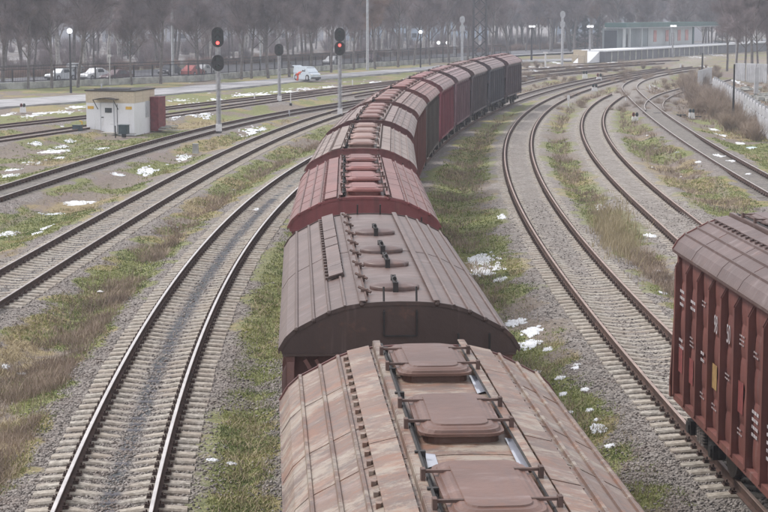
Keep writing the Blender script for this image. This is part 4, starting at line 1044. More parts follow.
m = MB(); m.box((.66 * wF + .5, -.35, .07), (1.9, .35, .05)); m.build('base_slab', 'parapet', hut)
def cabinet(name, u, v, w, d, h, mat, lab, cat, legs=True, grp=None):
    p = at(u, v, -.45); t = thing(name, lab, cat, p, ang, grp)
    z0 = .22 if legs else 0
    m = MB(); m.box((0, 0, z0 + (h - z0) / 2), (w, d, h - z0)); m.box((0, 0, h + .015), (w + .06, d + .06, .04)); b = m.build('body', mat, t)
    m = MB(); m.box((0, -d / 2 - .01, z0 + (h - z0) / 2), (w * .86, .02, (h - z0) * .86)); m.build('door', mat, t)
    if legs: m = MB(); m.box((0, 0, .1), (w * .4, d * .4, .26)); m.build('leg', 'blackpaint', t)
    return t
cabinet('relay_cabinet', 124, 137, .62, .5, .82, 'teal_dark', 'dark teal relay cabinet standing before the hut door', 'relay cabinet', True, 'dark relay cabinets by the hut')
cabinet('relay_cabinet', 77.7, 135, .56, .5, .68, 'teal_dark', 'dark teal relay cabinet left of the hut, beside a yellow post', 'relay cabinet', False, 'dark relay cabinets by the hut')
cabinet('steel_shed', 158.3, 130.5, .62, 1.4, 2.45, 'maroon', 'narrow maroon steel shed against the right side of the hut', 'shed', False)
p = at(82.5, 134.5, -.45); t = thing('yellow_post', 'thin bent yellow post left of the hut', 'post', p); m = MB(); m.tube((0, 0, 0), (-.02, 0, .95), .045, n=8); m.tube((-.02, 0, .92), (-.2, 0, .98), .04, n=8); m.build('shaft', 'yellow', t)
p = at(115.5, 138, -.45); t = thing('pipe_stand', 'black pipe stand with a thin bar before the hut door', 'pipe stand', p, ang); m = MB(); m.tube((0, 0, 0), (0, 0, .85), .045, n=8); m.build('shaft', 'blackpaint', t)
m = MB(); m.tube((-.5, .3, .92), (.9, .3, .98), .015, n=5); m.tube((0, 0, .8), (.0, .32, .93), .015, n=5); m.build('bar', 'lightgrey', t)
p = at(168, 131, -.45); t = thing('scrap_pile', 'low pile of scrap boards right of the maroon shed', 'scrap pile', p); m = MB()
for k in range(7): m.box((R.uniform(-.5, .6), R.uniform(-.4, .5), .1 + .05 * k), (R.uniform(.5, 1.1), .3, .07), R.uniform(-.6, .6))
m.build('boards', 'parapet', t)
# point machines (dark boxes with rods) by the tracks
def point_machine(u, v, lab, w=1.1):
    p = at(u, v, -.3); t = thing('point_machine', lab, 'point machine', p, 0, 'point machines'); m = MB(); m.box((0, 0, .05), (w * .5, .5, .28), 0, .85); m.build('case', 'blackpaint', t)
    m = MB(); m.tube((-w, 0, .0), (w, 0, .0), .045, n=6); m.build('rod', 'under', t)
point_machine(101, 159, 'black point rods lying across the track before the hut', 1.0)
point_machine(681, 116.5, 'black point machine and rods left of the blue ground signal', 1.7)
point_machine(676, 96, 'black point rods beside the curving branch track', 1.6)
point_machine(657, 115, 'dark point machine between the rails of the switch', 1.3)
# ------------------------------------------------------------------ litter beside the near tracks
def litter(u, v, w, h, mat, lab, cat):
    p = at(u, v, -.43); m = MB(); n = 9; vs = []; f = []
    for k in range(n): t_ = 6.283 * k / n; r = R.uniform(.6, 1.2); vs.append((w / 2 * r * math.cos(t_), h / 2 * r * math.sin(t_), R.uniform(0, .03)))
    vs.append((0, 0, .06)); m.add(vs, [(k, (k + 1) % n, n) for k in range(n)]); o = m.build('litter', mat, None); o.location = p; tag(o, lab, cat)
M['bag'] = simple('pale_blue_plastic', (.5, .66, .70), .4)
litter(212, 472, .30, .18, 'bag', 'crumpled pale blue plastic bag beside the near left track', 'plastic bag')
litter(232, 471.5, .45, .12, 'white', 'flattened strip of white paper beside the pale blue bag', 'paper')
litter(252, 293, .34, .14, 'white', 'white paper scrap left of the second wagon', 'paper')
litter(752, 147.5, .8, .5, 'bag', 'pale turquoise plastic sheet near the foot of the panel wall', 'plastic sheet')
litter(100, 292, .3, .2, 'white', 'white scrap lying in the green patch left of the near track', 'paper')
# ------------------------------------------------------------------ trees: tapered trunk with limbs, and a crown of branches and twigs
def make_tree(h, style, seed, bark, twig):
    rr = random.Random(seed); tr = MB(); cv = []; cf = []
    def twigs(p, d, n, ln):
        for _ in range(n):
            q = Vector((rr.gauss(0, 1), rr.gauss(0, 1), rr.gauss(.3, .8))).normalized(); e = (d * .9 + q * .8).normalized()
            a = p + d * rr.uniform(-.5, .3) * ln; b = a + e * ln * rr.uniform(.5, 1.2); w = e.cross(Vector((rr.gauss(0, 1), rr.gauss(0, 1), rr.gauss(0, 1)))).normalized() * (.011 if style != 'tall' else .014)
            o = len(cv); cv.extend([a - w, a + w, b]); cf.append((o, o + 1, o + 2))
    cb = MB()
    def branch(p, d, ln, r, lev):
        n = 3 if lev else 6; pts = [p]; dd = d.copy()
        for k in range(n):
            up = .10 if lev else .0
            gg = .13 if lev else .05; dd = (dd + Vector((rr.gauss(0, gg), rr.gauss(0, gg), rr.gauss(up, .06)))).normalized(); pts.append(pts[-1] + dd * ln / n)
        for k in range(n):
            ra, rb_ = r * (1 - .75 * k / n), r * (1 - .75 * (k + 1) / n)
            (tr if lev < 2 else cb).tube(pts[k], pts[k + 1], ra, rb_, n=(7, 5, 4, 3)[lev], cap=False)
        if lev < 3:
            cnt = {0: (26 if style == 'tall' else 19), 1: 8, 2: 6}[lev]
            for k in range(cnt):
                f = rr.uniform(.30 if lev == 0 else .2, 1.0) if style != 'tall' or lev else rr.uniform(.18, 1.0)
                i = min(n - 1, int(f * n)); q = pts[i].lerp(pts[i + 1], f * n - i); ax = (pts[i + 1] - pts[i]).normalized()
                side = Vector((rr.gauss(0, 1), rr.gauss(0, 1), rr.gauss(0, .4))); side = (side - ax * side.dot(ax)).normalized()
                sp_ = {'round': (.85, .9, 1.0), 'tall': (.42, .6, .8), 'spread': (1.15, .95, 1.0)}[style][lev]
                e = (ax + side * sp_).normalized()
                l2 = ln * {0: (.42 if style != 'tall' else .25), 1: .5, 2: .5}[lev] * rr.uniform(.6, 1.15) * (1.15 - .55 * f)
                branch(q, e, l2, r * (.42, .4, .45)[lev] * (1 - .5 * f), lev + 1)
        if lev >= 2: twigs(pts[-1], dd, 12, 1.0 + .035 * h); twigs(pts[1], dd, 9, 1.0)
    branch(Vector((0, 0, -.2)), Vector((rr.gauss(0, .03), rr.gauss(0, .03), 1)).normalized(), h, h * .0125 + .05, 0)
    cb.v += [tuple(v) for v in cv]; o = len(cb.v) - len(cv); cb.f += [tuple(i + o for i in q) for q in cf]; cb.mi += [0] * len(cf)
    root = bpy.data.objects.new('bare_tree', None); C.objects.link(root)
    tr.build('trunk', bark, root); cb.build('crown', twig, root); return root
protos = {'round': [make_tree(15, 'round', 1, 'bark', 'twig'), make_tree(13, 'round', 2, 'bark', 'twig'), make_tree(14, 'spread', 3, 'bark', 'twig'), make_tree(12, 'round', 9, 'bark', 'twig_rust')],
          'tall': [make_tree(20, 'tall', 4, 'bark_pale', 'twig_pale'), make_tree(18, 'tall', 5, 'bark', 'twig'), make_tree(22, 'tall', 6, 'bark_pale', 'twig_pale')]}
MARKS = [(0, 'the left edge'), (71, 'the first globe lamp'), (122, 'the hut'), (173, 'the first tall pole'), (219, 'the left signal'), (279, 'the middle signal'), (340, 'the second tall signal'), (368, 'the second tall pole'), (420, 'the second globe lamp'), (479, 'the lattice tower'), (531, 'the dark lamp mast'), (562, 'the rear signal'), (589, 'the grey lamp mast'), (630, 'the canopy pole'), (672, 'the station lamp'), (702, 'the short black pole'), (733, 'the tall black pole'), (768, 'the right edge')]
def where(u):
    for (a, n1), (b, n2) in zip(MARKS, MARKS[1:]):
        if u < b: return 'between %s and %s' % (n1, n2)
    return 'at the right edge'
ORD = 'first second third fourth fifth sixth seventh eighth ninth tenth eleventh twelfth thirteenth fourteenth fifteenth sixteenth seventeenth eighteenth nineteenth twentieth twenty-first twenty-second'.split()
free = {id(p): p for q in protos.values() for p in q}
TREES = []
def plant(x, y, sty, k, sc_, label, grp, z=-.42):
    p = protos[sty][k % len(protos[sty])]
    w = free.pop(id(p)) if id(p) in free else copy_tree(p)
    w.location = (x, y, z); w.rotation_euler = (0, 0, R.random() * 6.28); w.scale = (sc_ * R.uniform(.9, 1.1), sc_ * R.uniform(.9, 1.1), sc_)
    tag(w, label, 'tree', grp); TREES.append((x, y)); return w
# first row, just behind the iron fence (trunks one can tell apart)
for i, (u, vb_, k, s_) in enumerate([(2, 88, 0, .9), (27, 88, 1, .85), (51, 87.5, 0, .8), (77, 86.5, 2, .95), (131, 84, 1, .8), (160, 83, 0, .9), (199, 80, 1, .9), (241, 78.5, 0, .85), (251, 77.5, 2, .9), (268, 77.5, 1, 1.0), (289, 76, 0, .9), (311, 73.5, 1, .9), (331, 72, 0, .95), (354, 69, 1, .9), (375, 68, 3, .9), (398, 66.5, 0, .95), (414, 65, 2, .9), (430, 64, 1, 1), (449, 62.5, 0, 1), (468, 61.5, 1, 1), (492, 60, 0, 1), (509, 58.8, 2, .9)]):
    p = at(u, vb_, -.42); plant(p.x, p.y + .6, 'round', k, s_, ORD[i] + ' bare tree from the left in the row close behind the iron fence', 'street trees behind the fence')
t = plant(*at(84, 62, -.42)[:2], 'round', 3, 1.05, 'bare tree with reddish twigs rising just right of the globe street lamp', None)
# far side of the street and the park
def far_trees(n, b0, b1, y0, y1, styles, lab, grp, md, umin=-30, umax=800):
    c = 0; tries = 0
    while c < n and tries < n * 60:
        tries += 1; y = R.uniform(y0, y1); b = R.uniform(b0, b1); x = float(fence_x(y)) - b / .9
        u = 384 + F * x / y
        if not (umin < u < umax) or any((x - a) ** 2 + (y - q) ** 2 < md * md for a, q in TREES[-240:]): continue
        sty = R.choice(styles); wz = where(u); plant(x, y, sty, R.randrange(4), R.uniform(.8, 1.2), lab + ' ' + wz, grp + ' ' + wz); c += 1
far_trees(42, 26, 40, 200, 460, ['round', 'round', 'tall'], 'bare tree across the street,', 'trees across the street', 4.5)
far_trees(90, 42, 90, 215, 520, ['round', 'tall'], 'bare park tree beyond the street,', 'trees of the park', 4.5)
far_trees(62, 92, 190, 235, 560, ['tall', 'tall', 'round'], 'tall bare tree far back,', 'tall trees at the back', 5)
# behind the station and at the right edge
def scatter(n, u0, u1, y0, y1, styles, lab, grp, md=4.5, smin=.8, smax=1.2):
    c = 0; tries = 0
    while c < n and tries < 3000:
        tries += 1; y = R.uniform(y0, y1); u = R.uniform(u0, u1); x = (u - 384) / F * y
        if any((x - a) ** 2 + (y - q) ** 2 < md * md for a, q in TREES[-120:]): continue
        wz = where(u); plant(x, y, R.choice(styles), R.randrange(4), R.uniform(smin, smax), lab + ' ' + wz, grp + ' ' + wz); c += 1
scatter(48, 520, 800, 400, 470, ['round', 'tall'], 'bare tree behind the station,', 'trees behind the station')
scatter(34, 500, 800, 475, 560, ['tall'], 'tall pale tree far behind,', 'tall trees far behind the station', 5)
wallT = [(727, 70, 1, .9), (736, 74, 0, .8), (744, 72, 1, .9), (752, 66, 0, 1.05), (758, 77, 2, .8), (768, 74, 0, .9), (776, 68, 1, 1.0), (786, 80, 1, .9)]
for i, (u, v, k, s_) in enumerate(wallT):
    p = at(u, v, -.42); plant(p.x, p.y, 'round', k, s_, '%s bare tree from the left among those behind the panel wall' % ORD[i], 'trees behind the panel wall')
def far_wood():
    src = []
    for p in protos['tall'] + protos['round'][:2]:
        for ch in p.children:
            me_ = ch.data; nv = len(me_.vertices); c_ = np.empty(nv * 3); me_.vertices.foreach_get('co', c_); me_.calc_loop_triangles()
            t_ = np.empty(len(me_.loop_triangles) * 3, dtype=np.int32); me_.loop_triangles.foreach_get('vertices', t_); src.append((p, c_.reshape(-1, 3), t_.reshape(-1, 3)))
    V_, F__ = [], []; o = 0
    for k in range(80):
        y = R.uniform(640, 676); u = -30 + 830 * (k + R.random()) / 80; x = (u - 384) / F * y; p = R.choice(protos['tall'] + protos['round'][:1]); a = R.random() * 6.28; sc_ = R.uniform(.85, 1.25)
        ca, sa_ = math.cos(a) * sc_, math.sin(a) * sc_
        for (q, c_, f_) in src:
            if q is p: V_.append(np.stack([x + c_[:, 0] * ca - c_[:, 1] * sa_, y + c_[:, 0] * sa_ + c_[:, 1] * ca, c_[:, 2] * sc_ - .4], -1)); F__.append(f_ + o); o += len(c_)
    tag(link('distant_wood', npmesh('distant_wood', np.concatenate(V_), np.concatenate(F__), 'twig'), kind='stuff'), 'distant mass of bare wood closing the view', 'wood')
far_wood()
# a few evergreens between the bare trees
def conifer(h, seed):
    rr = random.Random(seed); tr = MB(); tr.tube((0, 0, -.2), (0, 0, h), .16, .02, 7); cr = MB(); vs = []; fs = []
    for k in range(5200):
        f = rr.random() ** .75; z = h * (.1 + .9 * f); rad = (1 - f) * h * .24 * (.75 + .35 * math.sin(z * 5 + rr.random())) + .1
        t_ = rr.random() * 6.283; r_ = rad * math.sqrt(rr.uniform(.15, 1)); p = Vector((r_ * math.cos(t_), r_ * math.sin(t_), z - r_ * .25))
        e = Vector((math.cos(t_), math.sin(t_), rr.uniform(-.5, .1))).normalized() * rr.uniform(.25, .5); w = Vector((-math.sin(t_), math.cos(t_), rr.uniform(-.4, .4))) * .07
        o = len(vs); vs += [p - w, p + w, p + e]; fs.append((o, o + 1, o + 2))
    cr.add(vs, fs); root = bpy.data.objects.new('evergreen_tree', None); C.objects.link(root); tr.build('trunk', 'bark', root); cr.build('crown', 'evergreen', root); return root
cp = conifer(9, 3)
for i, (u, v) in enumerate([(585, 50), (598, 48.5), (722, 52), (738, 50), (128, 58), (575, 52)]):
    w = cp if i == 0 else copy_tree(cp); p = at(u, v, -.42); w.location = p; w.rotation_euler = (0, 0, R.random() * 6); s_ = R.uniform(.75, 1.1); w.scale = (s_, s_, s_)
    tag(w, 'dark evergreen tree ' + ('left of the station ramp', 'just left of the station glazing', 'just right of the station end wall', 'right of the station near the wall', 'across the street above the hut', 'behind the rear signal, leftmost by the station')[i], 'evergreen tree', 'evergreens')
# brush: dense leafless shrubs
def make_shrub(seed, h, mat):
    rr = random.Random(seed); m = MB(); vs = []; fs = []
    for k in range(150):
        p = Vector((rr.gauss(0, .25), rr.gauss(0, .25), 0)); d = Vector((rr.gauss(0, .35), rr.gauss(0, .35), 1)).normalized(); ln = h * rr.uniform(.6, 1.1); q = p
        for j in range(3):
            d2 = (d + Vector((rr.gauss(0, .12), rr.gauss(0, .12), .05))).normalized(); e = q + d2 * ln / 3; w = d2.cross(Vector((rr.gauss(0, 1), rr.gauss(0, 1), 0))).normalized() * (.014 * (3 - j) / 3 + .004)
            o = len(vs); vs += [q - w, q + w, e + w * .6, e - w * .6]; fs.append((o, o + 1, o + 2, o + 3))
            for _ in range(3):
                f = (d2 + Vector((rr.gauss(0, .5), rr.gauss(0, .5), rr.gauss(.1, .3)))).normalized() * ln * .3; o = len(vs); w2 = w * .5; vs += [e - w2, e + w2, e + f]; fs.append((o, o + 1, o + 2))
            q = e; d = d2
    m.add(vs, fs); return m.build('brush_shrub', mat)
sh = [make_shrub(1, 1.6, 'weed'), make_shrub(2, 1.3, 'twig_rust'), make_shrub(3, 1.8, 'twig_rust')]
SHV = []
for o in sh:
    n_ = len(o.data.vertices); c_ = np.empty(n_ * 3); o.data.vertices.foreach_get('co', c_); tri = []
    for p in o.data.polygons:
        q = list(p.vertices); tri += [q[:3]] + ([[q[0], q[2], q[3]]] if len(q) == 4 else [])
    SHV.append((c_.reshape(-1, 3), np.array(tri))); me_ = o.data; bpy.data.objects.remove(o); bpy.data.meshes.remove(me_)
def thicket(name, pts, mat, lab):
    V_, F__ = [], []; o = 0
    for (p, s_) in pts:
        c_, f_ = SHV[R.randrange(3)]; a = R.random() * 6.28; ca, sa_ = math.cos(a) * s_ * 1.2, math.sin(a) * s_ * 1.2
        V_.append(np.stack([p[0] + c_[:, 0] * ca - c_[:, 1] * sa_, p[1] + c_[:, 0] * sa_ + c_[:, 1] * ca, p[2] + c_[:, 2] * s_], -1)); F__.append(f_ + o); o += len(c_)
    tag(link(name, npmesh(name, np.concatenate(V_), np.concatenate(F__), mat), kind='stuff'), lab, 'brush')
pts = []
for k in range(85):
    f = R.random(); pts.append((at(690 + 60 * f + R.gauss(0, 9), 92 + 42 * f + R.gauss(0, 6), -.5), R.choice((.3, .45, .6, .8, 1.0)) * (1.1 - .35 * f)))
thicket('undergrowth', [((float(fence_x(y_)) - (34 + 120 * R.random() ** 1.3), y_, -.45), R.uniform(.9, 1.9)) for y_ in [R.uniform(200, 560) for _ in range(330)]], 'twig', 'leafless undergrowth between the park trees beyond the street')
thicket('brush', pts, 'weed', 'tall leafless reddish-brown brush in front of the panel wall')
DW = [(635, 120), (594.5, 91), (585, 77), (599, 80), (691.5, 116), (568, 104)]
okb = lambda pt: all(abs(384 + F * pt[0].x / pt[0].y - a) > 9 or not (-1 < (14 + F * (CAMH + .5) / pt[0].y) - b < 14) for a, b in DW)
thicket('low_brush', [q_ for q_ in [(at(R.uniform(556, 680), R.uniform(80, 116), -.5), R.uniform(.18, .45)) for k in range(90)] + [(at(R.uniform(520, 720), R.uniform(64, 84), -.5), R.uniform(.25, .6)) for k in range(110)] if okb(q_)], 'weed', 'low leafless brown brush among the rusty tracks of the throat')
thicket('hedge', [((float(fence_x(y_)) - 28.5 + R.gauss(0, .4), y_ + R.random(), -.4), R.uniform(.6, .85)) for y_ in np.arange(180, 480, 1.1)], 'twig_rust', 'low leafless hedge along the far side of the street')
# ------------------------------------------------------------------ street fence: iron pickets on a stained parapet
fy = [196 + 6.0 * k for k in range(-9, 27)]
fence = thing('street_fence', 'long dark iron picket fence on a stained low parapet along the street', 'fence', (0, 0, 0))
m = MB(); rl = MB(); pk = MB(); sn = MB()
for k in range(len(fy) - 1):
    a = Vector((float(fence_x(fy[k])), fy[k], 0)); b = Vector((float(fence_x(fy[k + 1])), fy[k + 1], 0))
    m.bar(a + Vector((0, 0, -.15)), b + Vector((0, 0, -.15)), .35, .75)
    if k % 3 == 1: sn.bar(a.lerp(b, .2) + Vector((0, 0, .24)), a.lerp(b, .85) + Vector((0, 0, .24)), .33, .035)
    for z in (.35, 1.70, 2.05): rl.bar(a + Vector((0, 0, z)), b + Vector((0, 0, z)), .06, .09)
    n = int((b - a).length / .16)
    for j in range(n): q = a.lerp(b, j / n); pk.add([(q.x - .018, q.y, .2), (q.x + .018, q.y, .2), (q.x + .018, q.y, 2.2), (q.x - .018, q.y, 2.2), (q.x, q.y + .02, .2), (q.x, q.y + .02, 2.15)], [(0, 1, 2, 3), (1, 4, 5, 2), (4, 0, 3, 5)])
m.build('parapet', 'parapet', fence); rl.build('rail', 'fence', fence, kind=None); pk.build('picket', 'fence', fence, kind='stuff'); sn.build('snow_strip', 'snow', fence, kind='stuff')
for yy in np.arange(fy[0], fy[-1], 2.6):
    m = MB(); m.box((float(fence_x(yy)), yy, .95), (.15, .15, 1.7)); m.build('post', 'fence', fence)
# ------------------------------------------------------------------ precast panel wall at the right
wall = thing('panel_wall', 'light precast concrete panel wall with a raised grid pattern, at the right edge', 'wall', (0, 0, 0))
wp_ = [at(784, 152, -.5), at(768, 138.5, -.5), at(743, 118, -.5), at(722, 103, -.5), at(712, 96, -.5)]
cum = [0]
for a, b in zip(wp_, wp_[1:]): cum.append(cum[-1] + (b - a).length)
def along(s_):
    for k in range(len(cum) - 1):
        if s_ <= cum[k + 1] or k == len(cum) - 2: return wp_[k].lerp(wp_[k + 1], (s_ - cum[k]) / (cum[k + 1] - cum[k]))
def panel(a, b, h, parent, mat='slabfence'):
    m = MB(); c_ = (a + b) / 2; L_ = (b - a).length; an = math.atan2(b.y - a.y, b.x - a.x); rot_ = Matrix.Translation(a) @ Matrix.Rotation(an, 4, 'Z')
    q = MB(); q.box((L_ / 2, 0, h / 2), (L_ - .06, .07, h))
    for i in range(5):
        for j in range(3):
            cx = (i + .5) * L_ / 5; cz = .12 + (j + .5) * (h - .2) / 3; q.box((cx, .045, cz), (L_ / 5 - .12, .05, (h - .2) / 3 - .1)); q.box((cx, -.045, cz), (L_ / 5 - .12, .05, (h - .2) / 3 - .1))
    q.v = [tuple(rot_ @ Vector(v)) for v in q.v]; return q.build('panel', mat, parent)
s_ = 0
while s_ < cum[-1] - 2.5:
    a, b = along(s_), along(s_ + 2.9); panel(a, b, 1.95 + R.uniform(-.04, .04), wall)
    m = MB(); m.box((a.x, a.y, a.z + 1.05), (.2, .2, 2.2)); m.build('post', 'slabfence', wall); s_ += 2.95
e_ = wp_[-1]
w2 = thing('panel_wall', 'short far stretch of pale concrete panels behind the brush, left of the black pole', 'wall', (0, 0, 0))
for k in range(4): a = Vector((e_.x + .6 + .9 * k, e_.y + 12 + 3.0 * k, -.5)); panel(a, a + Vector((.9, 2.85, 0)), 2.3, w2)
w3 = thing('panel_wall', 'distant grey panel fence behind the debris yard, right of the black pole', 'wall', (0, 0, 0))
a0 = at(735, 82, -.5); a1 = at(790, 84, -.5); n = 5
for k in range(n): a, b = a0.lerp(a1, k / n), a0.lerp(a1, (k + .95) / n); panel(a, b, 2.4, w3)
for u, v, h in ((756, 94, 2.9), (772, 96, 2.9)):
    p = at(u, v, -.5); t = thing('concrete_post', 'upright bare concrete post in the debris yard behind the wall', 'post', p, 0, 'concrete posts in the debris yard'); m = MB(); m.box((0, 0, h / 2), (.45, .3, h)); m.build('shaft', 'slabfence', t)
for k, (u, v) in enumerate([(741, 92), (752, 98), (762, 101), (748, 90), (768, 97)]):
    p = at(u, v, -.5); m = MB()
    for j in range(14): m.box((R.gauss(0, .7), R.gauss(0, .7), R.uniform(.05, .35)), (R.uniform(.2, .8), R.uniform(.2, .6), R.uniform(.1, .35)), R.random() * 3)
    o = m.build('rubble_heap', 'parapet'); o.location = p; tag(o, 'heap of rubble and scrap in the yard behind the panel wall', 'rubble', 'rubble heaps behind the wall'); o['kind'] = 'stuff'
# ------------------------------------------------------------------ station: platform, building, canopy
P0 = at(606, 62.3, -.45); P1 = at(727, 53.6, -.45); pd = (P1 - P0).normalized(); pa = math.atan2(pd.y, pd.x); pn = Vector((-pd.y, pd.x, 0))
plat = thing('station_platform', 'raised station platform with a snowy white edge and dark side, in front of the station', 'platform', P0, pa)
LP = (P1 - P0).length + 40; HP = 1.95
m = MB(); m.box((LP / 2, 3.2, HP / 2), (LP, 6, HP - .1)); m.build('platform_side', 'platform_dark' if 'platform_dark' in M else 'asphalt', plat)
m = MB(); m.box((LP / 2, 3.1, HP + .02), (LP + .2, 6.4, .22)); m.build('platform_slab', 'snow', plat)
m = MB(); m.prism([(-6, 0), (0, 0), (0, HP)], 1, 1.2, 4.0); m.build('ramp', 'snow', plat)
for k in range(1, 22): m = MB(); m.box((k * 3.4, .17, HP / 2), (.5, .12, HP - .2)); m.build('pier', 'parapet', plat)
for (x, yy) in ((-6.2, 2.0), (-1.6, 4.8)):
    q = P0 + pd * x + pn * yy; t = thing('stone_pillar', 'beige stone pillar beside the snowy ramp of the platform', 'pillar', q, pa, 'pillars by the platform ramp'); m = MB(); m.box((0, 0, 1.1), (1.1, 1.1, 2.2)); m.box((-1.0, 0, .7), (.9, .9, 1.4)); m.build('shaft', 'tile', t)
Q0 = P0 + pn * 6.0
def t_at(u):
    lo, hi = -60.0, 250.0
    for _ in range(50):
        md = (lo + hi) / 2; q = Q0 + pd * md; uu = 384 + F * q.x / (q.y * math.cos(PITCH) + CAMH * math.sin(PITCH))
        if uu < u: lo = md
        else: hi = md
    return lo
TU = t_at(609.7); S0 = Q0 + pd * TU; S0.z = -.45
ex = lambda u: t_at(u) - TU
Ls = ex(696)
st = thing('station_building', 'low station building with a broad teal flat canopy roof and pale panelled walls', 'station building', S0, pa)
hb_ = 5.75
def sbox(name, x0, x1, y0, y1, z0, z1, mat, parent=st): m = MB(); m.box(((x0 + x1) / 2, (y0 + y1) / 2, (z0 + z1) / 2), (x1 - x0, y1 - y0, z1 - z0)); return m.build(name, mat, parent)
M['teal'] = simple('teal_canopy', (.045, .105, .10), .6, 0, .15, .3); M['wallgrey'] = simple('greyish_render', (.22, .25, .26), .8, 0, .1, .3); M['wallwhite'] = simple('white_panel', (.40, .42, .42), .8, 0, .08, .3)
M['poster'] = simple('faded_pink_panel', (.42, .22, .20), .8, 0, .2, 1)
sbox('wall', ex(622), Ls - .02, 1.0, 4, 0, hb_, 'wallgrey'); sbox('front_panel', ex(652), Ls - .3, .85, .98, 0, hb_ - .02, 'wallwhite')
sbox('end_wall', Ls, Ls + .4, .6, 4, 0, hb_, 'teal'); sbox('glazing', ex(622) - .12, ex(622) - .02, 1.1, 3.6, .2, hb_ - .4, 'glass')
cn_ = sbox('canopy', ex(621), ex(718), -1.0, 3.4, hb_ + .20, hb_ + 1.05, 'teal'); sbox('soffit', ex(621) + .2, ex(718) - .2, -.8, 3.2, hb_ + .01, hb_ + .18, 'lightgrey', cn_)
for u_ in (622, 627, 639, 668): sbox('column', ex(u_), ex(u_) + .5, -.5, -.1, 0, hb_, 'wallwhite' if u_ > 620 else 'teal')
for u_ in (631, 674): sbox('door', ex(u_), ex(u_ + 3.5), .76, .81, 0, 4.6, 'glass')
for u_ in (657, 669, 681, 688.5): sbox('poster', ex(u_), ex(u_ + 3), .77, .82, 2.9, 5.2, 'poster')
sbox('side_bay', ex(698), ex(712), 5.0, 5.2, 0, hb_, 'glass')
# ------------------------------------------------------------------ pale blocks of flats glimpsed through the wood
M['flat_blue'] = simple('pale_blue_facade', (.42, .50, .60), .8, 0, .08, .05); M['flat_white'] = simple('pale_grey_facade', (.55, .56, .60), .8, 0, .08, .05)
def block(u, y, w, d, h, mat, lab, rz=0):
    x = (u - 384) / F * y; t = thing('apartment_building', lab, 'apartment block', (x, y, -.45), rz)
    m = MB(); m.box((0, 0, h / 2), (w, d, h)); m.build('wall', mat, t); m = MB(); m.box((0, 0, h + .2), (w + .6, d + .6, .5)); m.build('roof', 'asphalt', t)
    nx = int(w / 3.2); nz2 = int(h / 3); c = 0
    for i in range(nx):
        for j in range(nz2):
            if c >= 60: break
            c += 1; m = MB(); m.box((-w / 2 + (i + .5) * w / nx, -d / 2 - .02, 1.7 + j * 3), (1.5, .08, 1.4)); m.build('window', 'glass', t)
block(575, 560, 14, 12, 30, 'flat_blue', 'pale blue apartment block glimpsed above the floodlight mast left of the station')
block(35, 560, 34, 12, 24, 'flat_white', 'pale apartment block glimpsed through the trees at the far left')
block(155, 565, 30, 12, 24, 'flat_white', 'pale apartment block glimpsed through the trees behind the first signal')
block(415, 585, 46, 12, 24, 'flat_blue', 'long pale block glimpsed through the trees above the wagons', .2)
block(655, 575, 30, 12, 30, 'flat_white', 'tall pale block glimpsed above the station canopy')
block(270, 575, 34, 12, 24, 'flat_white', 'pale block glimpsed through the trees behind the middle signal')
